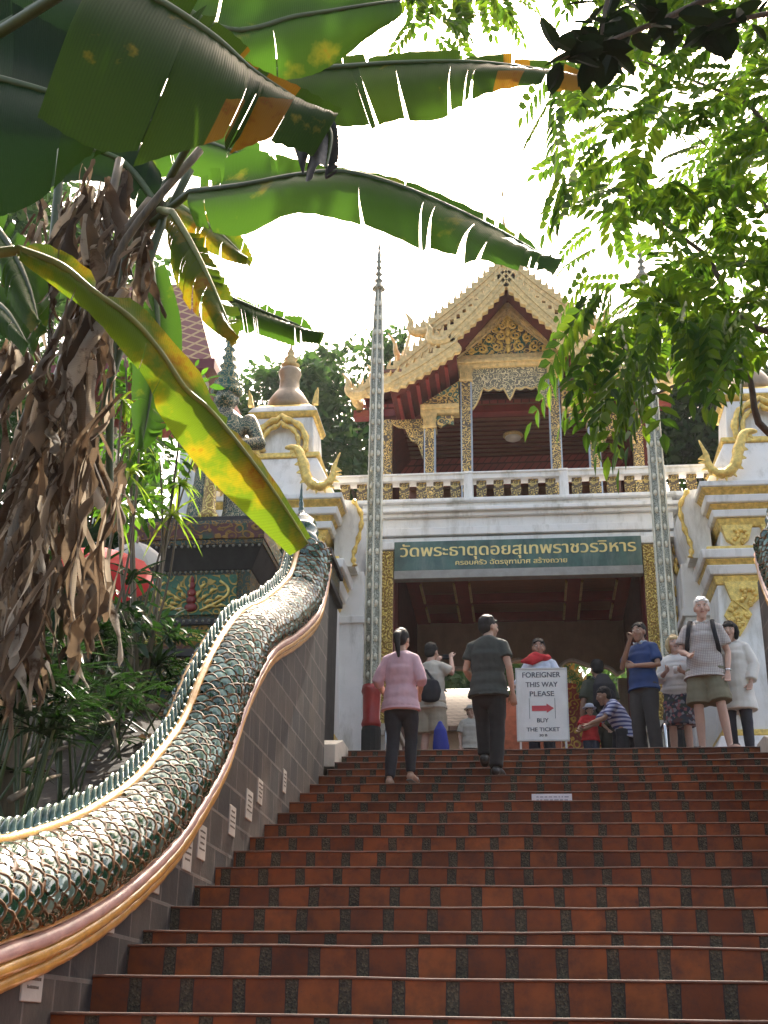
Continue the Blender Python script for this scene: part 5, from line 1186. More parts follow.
def build_right_tree():
    rn = random.Random(17); base = Vector((7.2, 10.5, 2.9))
    g = thing('leafy_tree', base, 'large tree with feathery bright green leaves overhanging the right of the stairs', 'tree')
    tr = MB(); tr.smooth = True; fork = Vector((6.6, 9.8, 7.4))
    tr.tube(sm3([base-Vector((0, 0, .3)), base+Vector((-.1, -.1, 2)), fork], 14), [lerp(.32, .2, i/13) for i in range(14)], 12)
    limbs = [[fork, at(820, 330, 9), at(700, 250, 8.6), at(620, 190, 8.3)], [fork, at(840, 150, 9), at(740, 100, 8.6), at(640, 60, 8.2)], [fork, at(830, 420, 8.4), at(740, 370, 8), at(640, 400, 7.6)], [fork, at(880, -60, 9.5), at(700, -120, 9.5), at(520, -110, 9.6), at(430, -60, 9.8)], [fork, at(860, 300, 9.5), at(770, 210, 9.8), at(690, 130, 9.8)], [fork, at(930, 250, 8.5), at(900, 60, 8)]]
    for q in limbs: P = sm3(q, 24); tr.tube(P, [lerp(.07, .006, (i/23)**.5) for i in range(24)], 8)
    tr.build('trunk', BARK, g)
    XL = [(-200, 560), (0, 560), (60, 590), (90, 560), (130, 560), (200, 572), (250, 590), (290, 600), (340, 608), (380, 596), (420, 582), (450, 592), (470, 600)]
    YM = [(560, 385), (600, 410), (640, 400), (665, 375), (700, 370), (768, 360), (950, 360)]
    mb = MB()
    n = 0
    while n < 820:
        y = rn.uniform(-170, 460); x = rn.uniform(545, 930)
        xl = interp(XL, y)
        if x < xl+14 or y > interp(YM, x)-14: continue
        d_edge = (x-xl)
        if rn.random() > min(1, .35+d_edge/60): continue
        # leave holes of sky
        if noise.noise(Vector((x*.02, y*.02, 7))) < -.10 and rn.random() < .75: continue
        Y = rn.uniform(7.0, 10.5); p = at(x, y, Y); a = rn.uniform(0, 6.28)
        d = Vector((math.cos(a)-.5, math.sin(a)*.8, rn.uniform(-.35, .3))); frond(mb, p, d, rn.uniform(.28, .42), rn, rn.choice((6, 7, 8)))
        n += 1
    # hanging sprays low on the left side, close to the pavilion
    for (x, y, L) in ((598, 395, .5), (612, 400, .52), (640, 410, .5), (628, 380, .45), (655, 395, .42), (590, 360, .4), (660, 360, .4), (610, 340, .4), (740, 385, .42), (720, 380, .4), (752, 378, .36), (684, 372, .4), (575, 232, .4), (566, 165, .4), (562, 118, .42), (604, 418, .5), (632, 425, .42)):
        for k in range(3): p = at(x+rn.uniform(-14, 14), y-66+rn.uniform(-12, 12), rn.uniform(6.2, 7.0)); frond(mb, p, Vector((rn.uniform(-.8, .1), rn.uniform(-.3, .3), -.75)), L*rn.uniform(.8, 1.1), rn, 8, .15, .026)
    # sprays at the top of the picture, between the banana blades
    n = 0
    while n < 95:
        x = rn.uniform(385, 510); y = rn.uniform(-120, 36)
        if y > 40-abs(x-445)*.55 : continue
        p = at(x, y, rn.uniform(9.2, 10.6)); a = rn.uniform(0, 6.28); frond(mb, p, Vector((math.cos(a), math.sin(a), rn.uniform(-.5, .1))), rn.uniform(.3, .42), rn, 7); n += 1
    mb.build('crown', LEAF_R, g)
build_right_tree()
def build_dark_branch():
    rn = random.Random(5); base = Vector((3.7, 5.6, interp(GPROF, 5.6)))
    g = thing('broadleaf_tree', base, 'dark broad leaved tree dipping a branch into the top right of the view', 'tree')
    tr = MB(); tr.smooth = True; fork = at(1010, 60, 5.3)
    tr.tube(sm3([base-Vector((0, 0, .3)), base.lerp(fork, .5), fork], 12), [lerp(.14, .09, i/11) for i in range(12)], 10)
    ends = []
    for q in ([(880, -30, 5), (760, -20, 4.9), (650, 25, 4.8), (560, 60, 4.7)], [(870, -60, 5), (720, -60, 5), (620, -20, 4.9), (600, 50, 4.9)], [(900, 0, 5), (790, 10, 5.2), (690, 30, 5.3)]):
        P = sm3([fork]+[at(*w) for w in q], 30); tr.tube(P, [lerp(.04, .006, i/29) for i in range(30)], 7); ends.append(P)
    tr.build('trunk', BARK, g)
    mb = MB()
    for P in ends:
        for k in range(52):
            c = P[rn.randint(11, 29)]; a = rn.uniform(0, 6.28); d = Vector((math.cos(a), math.sin(a), rn.uniform(-.9, .3))).normalized(); c = c+d*rn.uniform(.0, .06)
            L = rn.uniform(.13, .22); w = d.cross(Vector((rn.uniform(-1, 1), rn.uniform(-1, 1), 1))).normalized()*L*.24; b = len(mb.v); up_ = w.cross(d)*.3
            mb.v += [c]+[c+d*L*f+w*s*kk+up_*kk for s in (1,) for f, kk in ((.2, .7), (.45, 1), (.75, .75))]+[c+d*L]+[c+d*L*f-w*kk+up_*kk for f, kk in ((.75, .75), (.45, 1), (.2, .7))]
            mb.face([b, b+1, b+2, b+3, b+4]); mb.face([b, b+4, b+5, b+6, b+7])
    mb.build('crown', LEAF_K, g)
build_dark_branch()
def tree(label, base, blobs, nleaf, ls, m, seed, trunk_r=.25, group='trees behind the temple'):
    rn = random.Random(seed); g = thing('tree', base, label, 'tree', group)
    tr = MB(); tr.smooth = True; cz = sum((Vector(b[0]) for b in blobs), Vector())/len(blobs); base = Vector(base); fork = base.lerp(Vector((cz.x, cz.y, cz.z)), .55)
    tr.tube(sm3([base-Vector((0, 0, .3)), base.lerp(fork, .5)+Vector((.15, 0, 0)), fork], 12), [lerp(trunk_r, trunk_r*.6, i/11) for i in range(12)], 10)
    mb = MB()
    for c, r in blobs:
        c = Vector(c); tr.tube(sm3([fork, fork.lerp(c, .6)+Vector((rn.uniform(-.3, .3), 0, .2)), c], 12), [lerp(trunk_r*.4, .02, i/11) for i in range(12)], 7)
        ncl = 26
        cls = []
        for _ in range(ncl):
            v = Vector((rn.gauss(0, 1), rn.gauss(0, 1), rn.gauss(0, 1))).normalized()*rn.uniform(.45, 1.0); cls.append((c+Vector((v.x*r, v.y*r, v.z*r*.8)), r*rn.uniform(.18, .34)))
        for _ in range(int(nleaf/len(blobs))):
            cc, cr = rn.choice(cls); v = Vector((rn.gauss(0, .6), rn.gauss(0, .6), rn.gauss(0, .5)))*cr; p = cc+v
            u = Vector((rn.uniform(-1, 1), rn.uniform(-1, 1), rn.uniform(-1, .4))).normalized(); w = u.cross(Vector((rn.uniform(-1, 1), rn.uniform(-1, 1), rn.uniform(-1, 1)))).normalized(); k = ls*rn.uniform(.6, 1.3)
            mb.quad(p-u*k, p+w*k*.45, p+u*k, p-w*k*.45)
    tr.build('trunk', BARK, g); mb.build('crown', m, g)
def G(x, y, Y): v = at(x, y, Y); return Vector((v.x, v.y, 2.9))
tree('loose crowned tree between the left pylon and the pavilion', G(372, 600, 32), [(at(365, 375, 32), 1.7), (at(330, 420, 32), 1.6), (at(378, 450, 32), 1.7), (at(345, 470, 31), 1.5)], 5200, .15, LEAF_B, 1)
tree('paler tree behind the left pylon bell top', G(255, 600, 30), [(at(262, 400, 30), 1.2), (at(300, 395, 30), 1.1), (at(245, 450, 30), 1.5), (at(300, 450, 30), 1.5)], 4200, .15, LEAF_B, 2)
tree('dense dark tree right of the pavilion above the terrace rail', G(720, 600, 28), [(at(700, 430, 28), 1.9), (at(745, 400, 28), 2.0), (at(680, 370, 28), 1.6), (at(770, 450, 28), 2.0), (at(660, 450, 28), 1.6)], 9000, .16, LEAF_BD, 3)
tree('bushy green tree seen through the gate arches', G(520, 600, 34), [(at(480, 668, 33), 1.6), (at(420, 655, 33), 1.4), (at(545, 690, 34), 1.8), (at(605, 700, 33), 1.5), (at(450, 700, 33), 1.6)], 5000, .17, LEAF_B, 4)
tree('shady tree behind the small garden shrine', G(120, 600, 18), [(at(120, 330, 18), 1.5), (at(60, 250, 18), 1.6), (at(20, 400, 17), 1.7), (at(90, 450, 17), 1.5), (at(-40, 300, 18), 1.8)], 7000, .12, LEAF_B, 5)
tree('dark leafy tree filling the far left of the garden', G(10, 640, 14), [(at(10, 520, 14), 1.2), (at(60, 560, 14), 1.0), (at(-50, 450, 14), 1.4), (at(30, 620, 13), 1.0), (at(100, 600, 14.5), .9)], 6000, .10, LEAF_BD, 6)
# ------------------------------------------------------------------ signs and small fixtures
def build_signs():
    c = at(542, 700, 14.75); x0, x1 = -.09, .50; z0, z1 = 3.22, 4.05; Y = 14.75
    g = thing('ticket_sign', (.205, Y, ZT), 'white standing board with a red arrow telling foreigners where to buy tickets', 'sign')
    wp = mat('white_sign_face', (.72, .72, .69), .45, var=.06, bmp=.05, dirt=(.55, .53, .48)); fr = mat('sign_frame_grey', (.55, .55, .52), .5, var=.1)
    ink = mat('dark_sign_ink', (.07, .07, .09), .5, var=.1, bmp=0); red = mat('red_arrow_paint', (.50, .05, .06), .5, var=.1, bmp=0)
    x0, x1 = .205-.285, .205+.285
    mb = MB(); mb.box(x0, x1, Y-.012, Y+.012, z0, z1); mb.build('panel', wp, g)
    mb = MB()
    for b in ((x0-.012, x1+.012, Y-.02, Y+.02, z1, z1+.018), (x0-.012, x1+.012, Y-.02, Y+.02, z0-.018, z0), (x0-.016, x0, Y-.021, Y+.021, z0-.02, z1+.02), (x1, x1+.016, Y-.021, Y+.021, z0-.02, z1+.02)): mb.box(*b)
    mb.build('frame', fr, g)
    for s in (-1, 1):
        mb = MB(); mb.box(.205+s*.26-.012, .205+s*.26+.012, Y-.01, Y+.012, ZT, z0-.018); mb.build('leg', fr, g)
        mb = MB(); mb.box(.205+s*.26-.012, .205+s*.26+.012, Y-.14, Y+.14, ZT, ZT+.02); mb.build('foot', fr, g)
    for body, dz, w, sz in (('FOREIGNER', .735, .44, .09), ('THIS WAY', .62, .37, .085), ('PLEASE', .51, .28, .085), ('BUY', .20, .13, .07), ('THE TICKET', .095, .38, .065), ('30 B', .035, .09, .04)):
        text('lettering', body, sz, (.205, Y-.0135, z0+dz), ink, g, width=w, ext=.001, bold=.003)
    cx, cz = .205, z0+.365
    mb = MB(); mb.prism([(cx-.12, cz-.032), (cx+.05, cz-.032), (cx+.05, cz-.055), (cx+.135, cz), (cx+.05, cz+.055), (cx+.05, cz+.032), (cx-.12, cz+.032)], Y-.0145, Y-.011, 'Y'); mb.build('arrow', red, g)
    for s in (-1, 1):
        mb = MB(); mb.box(cx+s*.148-.0025, cx+s*.148+.0025, Y-.0145, Y-.011, cz-.12, cz+.12); mb.build('bracket_line', ink, g)
    # printed notice pasted on a riser
    p = at(551, 787, YT-RUN*5.6); j = 6; y = YT-RUN*j; z = ZT-RISE*j
    g = thing('step_notice', (p.x, y, z-.1), 'small pale blue printed notice pasted on a riser near the top of the stairs', 'notice')
    mb = MB(); mb.box(p.x-.17, p.x+.17, y+.004, y+.011, z-.128, z-.025); mb.build('sheet', mat('pale_notice', (.62, .66, .72), .4, var=.08, bmp=0), g)
    mb = MB(); rn = random.Random(3)
    for zz in (.05, .075, .10):
        x = p.x-.13
        while x < p.x+.12: w = rn.uniform(.012, .04); mb.box(x, x+w, y+.001, y+.0038, z-zz-.006, z-zz+.004); x += w+.012
    mb.build('lettering', mat('faded_print', (.3, .34, .42), .5, bmp=0), g)
    # steel handrails at the top of the stairs
    for px, lab in ((388, 'short steel handrail hoop beside the pink shirt woman'), (664, 'short steel handrail hoop between the polo shirt man and blonde woman')):
        q = at(px, 740, 14.35); h = thing('handrail', (q.x, 14.35, ZT), lab, 'handrail', 'steel handrail hoops at the stair head')
        mb = MB(); mb.smooth = True; mb.tube(sm3([Vector((q.x, 14.15, ZT-.05)), Vector((q.x, 14.15, ZT+.22)), Vector((q.x, 14.22, ZT+.30)), Vector((q.x, 14.5, ZT+.32)), Vector((q.x, 15.6, ZT+.32)), Vector((q.x, 15.7, ZT+.25)), Vector((q.x, 15.7, ZT-.02))], 40), .018, 8); mb.build('rail', STEEL, h)
        mb = MB(); mb.smooth = True
        for yy in (14.15, 15.7): mb.lathe([(.04, 0), (.04, .01), (.02, .02)], (q.x, yy, ZT-.003), 12)
        mb.build('base_plate', STEEL, h)
build_signs()

# ------------------------------------------------------------------ people
SKIN_T = mat('tan_skin', (.30, .17, .11), .5, var=.08, bmp=.05); SKIN_L = mat('fair_skin', (.52, .32, .24), .5, var=.08, bmp=.05); SKIN_M = mat('light_tan_skin', (.44, .28, .20), .5, var=.08, bmp=.05)
HAIR_B = mat('black_hair', (.012, .010, .010), .6, spec=.25, var=.4, nscale=30, stretch=(6, 6, 1)); HAIR_W = mat('white_hair', (.62, .60, .57), .5, var=.15, nscale=30); HAIR_BL = mat('blonde_hair', (.46, .33, .15), .45, var=.3, nscale=30, stretch=(6, 6, 1))
def cloth(name, col, **k): return mat(name, col, .85, var=.12, nscale=9, bmp=.55, bscale=9, stretch=(1, 1, .6), **k)
def striped(name, c1, c2, k):
    m, t, b = nodes(name); co = coords(t); w = N(t, 'TexWave', i_Scale=k, i_Distortion=.4); w.bands_direction = 'Z'; t.links.new(co, w.inputs[0])
    t.links.new(ramp(t, w.outputs[0], [(.42, c1), (.5, c2)]), b.inputs['Base Color']); b.inputs['Roughness'].default_value = .85; return m
def plaid(name, base, line, k=14):
    m, t, b = nodes(name); co = coords(t); c = base
    for ax in 'XZ':
        w = N(t, 'TexWave', i_Scale=k, i_Distortion=.2); w.bands_direction = ax; t.links.new(co, w.inputs[0]); c = mixc(t, ramp(t, w.outputs[0], [(.70, (0, 0, 0)), (.9, (.8, .8, .8))]), c, line)
    t.links.new(c, b.inputs['Base Color']); b.inputs['Roughness'].default_value = .85; return m
def floral(name, cols, k=20):
    m, t, b = nodes(name); co = coords(t); v = N(t, 'TexVoronoi', i_Scale=k); t.links.new(co, v.inputs[0]); sp = t.nodes.new('ShaderNodeSeparateColor'); t.links.new(v.outputs[1], sp.inputs[0])
    t.links.new(ramp(t, sp.outputs[0], [(i/len(cols), c) for i, c in enumerate(cols)], 'CONSTANT'), b.inputs['Base Color']); b.inputs['Roughness'].default_value = .85; return m
EYEW = mat('eye_white', (.7, .68, .64), .3, var=.03, bmp=0); EYED = mat('dark_iris', (.02, .014, .01), .2, var=.05, bmp=0); LIP = mat('lips', (.30, .12, .09), .5, var=.05, bmp=0)
JD = dict(pel=(0, 0, .93), wai=(0, .01, 1.08), che=(0, 0, 1.27), sho=(0, -.012, 1.385), nek=(0, -.01, 1.475), head=(0, .025, 1.59),
          sL=(-.165, -.01, 1.37), sR=(.165, -.01, 1.37), eL=(-.225, -.03, 1.12), eR=(.225, -.03, 1.12), wL=(-.235, .05, .88), wR=(.235, .05, .88),
          hL=(-.085, 0, .90), hR=(.085, 0, .90), kL=(-.095, .03, .49), kR=(.095, .03, .49), aL=(-.10, -.01, .085), aR=(.10, -.01, .085), fL=None, fR=None)
def put(mb, name, m, root, vox=None, it=4, smooth=True):
    o = mb.build(name, m, None, smooth=smooth); o.parent = root
    if vox: rem(o, vox, it)
    return o
def person(label, pos, rz, H, J=None, skin=SKIN_T, hair='short', hairm=None, look=(0, 0), top=None, bottom=None, shoes=None, female=False, face=True, curl=.6, group='visitors at the head of the stairs'):
    hairm = hairm or HAIR_B
    j = {k: (Vector(v) if v else None) for k, v in {**JD, **(J or {})}.items()}
    root = thing('person', pos, label, 'person', group); root.rotation_euler = (0, 0, R(rz)); root.scale = (H/1.72,)*3
    sw = .90 if female else 1.0
    for s in 'LR':
        if 's'+s not in (J or {}): j['s'+s].x *= sw
    spine = [j['pel']+Vector((0, 0, -.06)), j['pel'], j['wai'], j['che'], j['sho'], j['nek']]
    rad = [(.13, .11), (.165, .118), (.135 if female else .15, .10), (.16*sw, .115), (.13*sw, .085), (.055, .058)]
    HM = Matrix.Translation(j['head']) @ Matrix.Rotation(R(look[0]), 4, 'Z') @ Matrix.Rotation(R(look[1]), 4, 'X')
    def tr(mb, i0):
        for i in range(i0, len(mb.v)): mb.v[i] = HM @ mb.v[i]
    kt, kb = (.90 if top else 1), (.86 if bottom and bottom.get('type') != 'dress' else 1); rad = [(a*kt, b_*kt) for a, b_ in rad[:5]]+rad[5:]; kl = kb if (bottom or {}).get('end', 1) > .5 else 1
    mb = MB(); mb.tube(spine, rad, 16, rnd=True)
    for s in 'LR': mb.tube([j['nek']+Vector((0, 0, -.035)), j['s'+s]], [.045, .045], 10, rnd=True)
    mb.tube([j['nek']-Vector((0, 0, .04)), j['nek'].lerp(j['head'], .75)], [.055, .05], 12, rnd=True)
    i0 = len(mb.v)
    mb.ball((0, -.01, .025), (.076, .095, .098), 16, 12); mb.tube([(0, .03, 0), (0, .045, -.055), (0, .062, -.098)], [(.064, .058), (.055, .045), (.030, .026)], 12, rnd=True)
    mb.tube([(0, .086, .025), (0, .104, -.012), (0, .094, -.022)], [.010, .015, .012], 8, rnd=True)
    for s in (-1, 1): mb.ball((s*.078, -.012, .0), (.012, .024, .034), 8, 6); mb.ball((s*.032, .078, .040), (.026, .012, .010), 8, 5); mb.ball((s*.045, .062, -.018), (.025, .022, .025), 8, 6)
    tr(mb, i0)
    for s in 'LR':
        sg = -1 if s == 'L' else 1
        mb.tube([j['sho'].lerp(j['s'+s], .55), j['s'+s], j['s'+s].lerp(j['e'+s], .4), j['e'+s], j['e'+s].lerp(j['w'+s], .3), j['w'+s]], [.052, .050, .044, .035, .038, .025], 12, rnd=True)
        d = (j['w'+s]-j['e'+s]).normalized(); lat = d.cross(Vector((0, 1, .2))); lat = lat.normalized() if lat.length > .1 else Vector((1, 0, 0)); pn = lat.cross(d).normalized()
        if pn.y < 0: pn = -pn
        w = j['w'+s]; mb.tube([w-d*.01, w+d*.045, w+d*.088], [(.025, .018), (.038, .017), (.036, .015)], 10, ref=lat, rnd=True)
        for q, (o, l) in enumerate(((-.028, .062), (-.010, .072), (.010, .068), (.028, .052))):
            k0 = w+d*.085+lat*o; k1 = k0+d*l*.5*(1-curl*.3)+pn*l*.30*curl; k2 = k1+d*l*.45*(1-curl)+pn*l*.45*curl; mb.tube([k0, k1, k2], [.0098, .0092, .0082], 7, rnd=True)
        th = w+d*.03+lat*(-sg*.03); mb.tube([th, th+d*.03+lat*(-sg*.022)+pn*.012, th+d*.062+lat*(-sg*.022)+pn*.03], [.013, .011, .009], 7, rnd=True)
        mb.tube([j['h'+s]+Vector((0, 0, .03)), j['h'+s].lerp(j['k'+s], .35), j['k'+s], j['k'+s].lerp(j['a'+s], .32)+Vector((0, -.015, 0)), j['a'+s]], [.086*kb, .074*kb, .052*kl, .053*kl, .034*(.5+.5*kl)], 12, rnd=True)
        fd = j['f'+s] or Vector((sg*.03, .15, -.045)); a = j['a'+s]
        mb.tube([a+Vector((0, -.035, -.045)), a+Vector((0, .0, -.03)), a+fd*.6, a+fd], [(.034, .036), (.038, .045), (.042, .030), (.036, .020)], 10, rnd=True)
        for q in range(4): mb.tube([a+fd*.95+Vector(((q-1.5)*.016, 0, -.004)), a+fd*1.18+Vector(((q-1.5)*.017, 0, -.008))], [.010, .009], 6, rnd=True)
    body = put(mb, 'body', skin, root, .0075, 3)
    if face:
        for s in (-1, 1):
            e = MB(); i0 = 0; e.ball((s*.031, .0795, .026), (.0145, .007, .0075), 10, 6); tr(e, 0); eo = put(e, 'eye', EYEW, root)
            e = MB(); e.ball((s*.031, .0828, .026), (.0062, .0045, .0062), 8, 6); tr(e, 0); put(e, 'iris', EYED, eo)
            e = MB(); e.tube([(s*.014, .089, .046), (s*.030, .090, .051), (s*.050, .078, .046)], [.0035, .0045, .002], 6); tr(e, 0); put(e, 'eyebrow', hairm, root)
        e = MB(); e.tube([(-.026, .078, -.048), (-.010, .090, -.046), (.010, .090, -.046), (.026, .078, -.048)], [.003, .0065, .0065, .003], 7, ref=(0, 0, 1)); tr(e, 0); put(e, 'mouth', LIP, root)
    # hair
    if hair:
        h = MB(); h.ball((0, -.032, .052), (.087, .098, .092), 18, 12)
        h.ball((0, -.055, .0), (.078, .070, .075), 14, 10)
        rn = random.Random(int(H*1000))
        for q in range(26): a = rn.uniform(0, 6.28); e = rn.uniform(.1, 1.3); h.ball((.084*math.cos(a)*math.cos(e), -.026+.094*math.sin(a)*math.cos(e), .052+.088*math.sin(e)), (.014, .018, .012), 7, 5)
        for q in range(5): h.ball((-.05+.025*q, .052, .094-.008*abs(q-2)), (.022, .020, .016), 8, 5)
        if hair in ('bob', 'blonde'):
            for s in (-1, 1): h.tube([(s*.075, -.01, .05), (s*.090, .0, -.02), (s*.078, .01, -.085)], [.035, .036, .026], 10, rnd=True)
            h.tube([(0, -.06, .05), (0, -.085, -.03), (0, -.07, -.10)], [(.08, .05), (.085, .045), (.07, .035)], 12, rnd=True)
            for q in range(7): h.ball((-.057+.019*q, .068, .066), (.016, .016, .026), 8, 5)
        if hair == 'pony':
            h.ball((0, -.125, .035), (.030, .035, .03), 10, 8); h.tube(sm3([Vector((0, -.13, .04)), Vector((.01, -.185, -.01)), Vector((.02, -.175, -.12)), Vector((.03, -.15, -.24))], 14), [lerp(.042, .016, (i/13)**2) for i in range(14)], 10, rnd=True)
        tr(h, 0); put(h, 'hair', hairm, root, .009, 2)
        if hair == 'pony':
            t_ = MB(); t_.lathe([(.022, -.012), (.034, -.006), (.034, .006), (.022, .012)], (0, 0, 0), 12)
            for i in range(len(t_.v)): t_.v[i] = Vector((0, -.150, .035))+Matrix.Rotation(R(80), 3, 'X') @ t_.v[i]
            tr(t_, 0); put(t_, 'hair_tie', mat('pink_hair_tie', (.5, .2, .25), .6), root)
    if top:
        m, hem, slv, ease = top['m'], top.get('hem', -.10), top.get('sleeve', .5), top.get('ease', .018)
        c = MB(); low = j['pel']+Vector((0, 0, hem)); fl = top.get('flare', 1.13)
        pts = [low, j['pel'].lerp(low, .4) if hem < 0 else j['pel'].lerp(j['wai'], .5), j['wai'], j['che'], j['sho']+Vector((0, 0, .012)), j['nek']+Vector((0, 0, -.03))]
        rr = [((.168+ease*1.2)*fl, (.125+ease*1.2)*fl), ((.165+ease)*(fl*.5+.5), (.12+ease)*(fl*.5+.5)), (.148+ease, .108+ease), (.162*sw+ease, .118+ease), (.135*sw+ease, .088+ease), (.066, .066)]
        P = sm3([Vector(p) for p in pts], 21); RR = []
        for i in range(21): q = i/20*5; k = min(int(q), 4); f = q-k; RR.append((lerp(rr[k][0], rr[k+1][0], f), lerp(rr[k][1], rr[k+1][1], f)))
        rn = random.Random(len(label)); RR = [(a*(1+.03*math.sin(i*1.9+len(label))), b*(1+.035*math.sin(i*2.3))) for i, (a, b) in enumerate(RR)]
        c.tube(P, RR, 20)
        for s in 'LR':
            a, e, w = j['s'+s], j['e'+s], j['w'+s]; lim = slv
            q = [j['sho'].lerp(a, .6), a, a.lerp(e, min(1, lim*2)*.6), a.lerp(e, min(1, lim*2))]; r = [.050+ease*.5, .050+ease*.55, .046+ease*.8, (.043 if lim <= .5 else .040)+ease]
            if lim > .5: q += [e.lerp(w, (lim-.5)*2)]; r += [.034+ease]
            c.tube([j['nek']+Vector((0, 0, -.035)), a], [.046+ease*.3, .048+ease*.5], 12, rnd=True)
            c.tube(q, r, 14, rnd=False)
        o = put(c, top.get('name', 'shirt'), m, root, .011, 3)
        tx = bpy.data.textures.get('cloth_folds') or bpy.data.textures.new('cloth_folds', 'CLOUDS'); tx.noise_scale = .17
        d = o.modifiers.new('folds', 'DISPLACE'); d.texture = tx; d.strength = top.get('fold', .022); d.mid_level = .36; d.texture_coords = 'LOCAL'
        if top.get('collar'):
            cc = MB(); p = j['nek']+Vector((0, .0, -.015)); q = [p+Vector((.068*math.cos(R(a)), .072*math.sin(R(a)), -.022*max(0, math.sin(R(a))))) for a in range(110, 431, 20)]
            cc.tube(q, [(.012, .022)]*len(q), 8); put(cc, 'collar', top['collar'], o)
            for sgn in (-1, 1): cc = MB(); cc.prism([(sgn*.012, j['nek'].z-.04), (sgn*.065, j['nek'].z-.01), (sgn*.06, j['nek'].z-.065)], j['nek'].y+.075, j['nek'].y+.095, 'Y'); put(cc, 'collar', top['collar'], o)
    if bottom:
        m, typ = bottom['m'], bottom.get('type', 'trousers'); c = MB(); ez = bottom.get('ease', .014)
        if typ == 'dress':
            z = bottom['end']; p = j['wai']; c.tube(sm3([p, j['pel'], Vector((j['pel'].x, j['pel'].y, lerp(j['pel'].z, z, .5))), Vector((j['pel'].x, j['pel'].y+.01, z))], 14), [(lerp(.15, .215, (i/13)**.6)+.008*math.sin(i*2), lerp(.115, .165, (i/13)**.6)) for i in range(14)], 22)
        else:
            c.tube([j['pel'].lerp(j['wai'], .2), j['pel'], j['pel']-Vector((0, 0, .09)), j['pel']-Vector((0, 0, .13))], [(.148, .104), (.158, .112), (.165+ez, .122+ez), (.11+ez, .08+ez)], 18, rnd=True)
            e = bottom.get('end', .98)
            for s in 'LR':
                q = [j['h'+s]+Vector((0, 0, .02)), j['h'+s].lerp(j['k'+s], .4), j['k'+s].lerp(j['h'+s], .02), j['k'+s].lerp(j['a'+s], .4), j['k'+s].lerp(j['a'+s], .97)]; r = [.092+ez, .082+ez, .060+ez*1.2, .056+ez*1.3, .046+ez*1.5]
                if bottom.get('slim'): r = [.092+ez, .080+ez, .058+ez*.8, .057+ez*.6, .040+ez*.6]
                if e <= .5: q = q[:2]+[j['h'+s].lerp(j['k'+s], e*2)]; r = [.094+ez, .088+ez, .084+ez*1.6]
                Q = sm3([Vector(v) for v in q], 13); c.tube(Q, [interp([(i/(len(r)-1), v) for i, v in enumerate(r)], k/12)*(1+.03*math.sin(k*2.1)) for k in range(13)], 14)
        o = put(c, bottom.get('name', 'trousers'), m, root, .011, 3)
        tx = bpy.data.textures.get('cloth_folds') or bpy.data.textures.new('cloth_folds', 'CLOUDS')
        d = o.modifiers.new('folds', 'DISPLACE'); d.texture = tx; d.strength = .018; d.mid_level = .30; d.texture_coords = 'LOCAL'
    if shoes:
        for s in 'LR':
            sg = -1 if s == 'L' else 1; a = j['a'+s]; fd = j['f'+s] or Vector((sg*.03, .15, -.045)); c = MB()
            if shoes['type'] == 'shoe':
                c.tube([a+Vector((0, -.05, -.045)), a+Vector((0, .0, -.025)), a+fd*.65, a+fd*1.28], [(.044, .048), (.048, .056), (.052, .040), (.040, .026)], 12, rnd=True); put(c, 'shoe', shoes['m'], root, .01, 2)
            else:
                n = fd.normalized(); p0 = a+Vector((0, -.07, -.083)); p1 = Vector((a.x, a.y, 0))+Vector((fd.x*1.3, fd.y*1.3, a.z+fd.z-.040))
                c.tube([p0, p0.lerp(p1, .3), p0.lerp(p1, .7), p1], [(.034, .010), (.036, .010), (.046, .010), (.036, .010)], 12, rnd=True); o = put(c, 'sandal', shoes['m'], root)
                c = MB(); q = a+fd*.75; c.tube([q+Vector((-.05, -.01, -.02)), q+Vector((-.03, 0, .028)), q+Vector((.03, 0, .028)), q+Vector((.05, -.01, -.02))], [(.006, .014)]*4, 8); put(c, 'strap', shoes['m'], o)
    return root, j
def W_(pos, rz, H, p):
    return Vector(pos)+Matrix.Rotation(R(rz), 3, 'Z') @ (Vector(p)*(H/1.72))
def step(jn): return YT-RUN*jn, ZT-RISE*jn

# climbing woman in pink, seen from behind
y, z = step(5); P = at(400, 775, y+.16)
person('woman in pink three quarter sleeve top and dark jeans climbing with a long ponytail', (P.x, y+.18, z), -6, 1.50,
       dict(eL=(-.255, -.02, 1.14), wL=(-.19, .17, 1.00), eR=(.235, -.04, 1.13), wR=(.17, .16, 1.02), kL=(-.09, .05, .49), aL=(-.105, -.05, .085), kR=(.09, .14, .55), aR=(.085, .12, .165), fR=(.04, .14, -.075), fL=(-.02, .15, -.045)),
       SKIN_M, 'pony', look=(-8, -8), top=dict(m=cloth('pink_jersey', (.56, .38, .44)), sleeve=.62, hem=-.12, ease=.022), bottom=dict(m=cloth('black_jeans', (.018, .02, .028)), slim=True), shoes=dict(type='sandal', m=mat('grey_sandal', (.2, .19, .18), .6)), female=True, face=False)
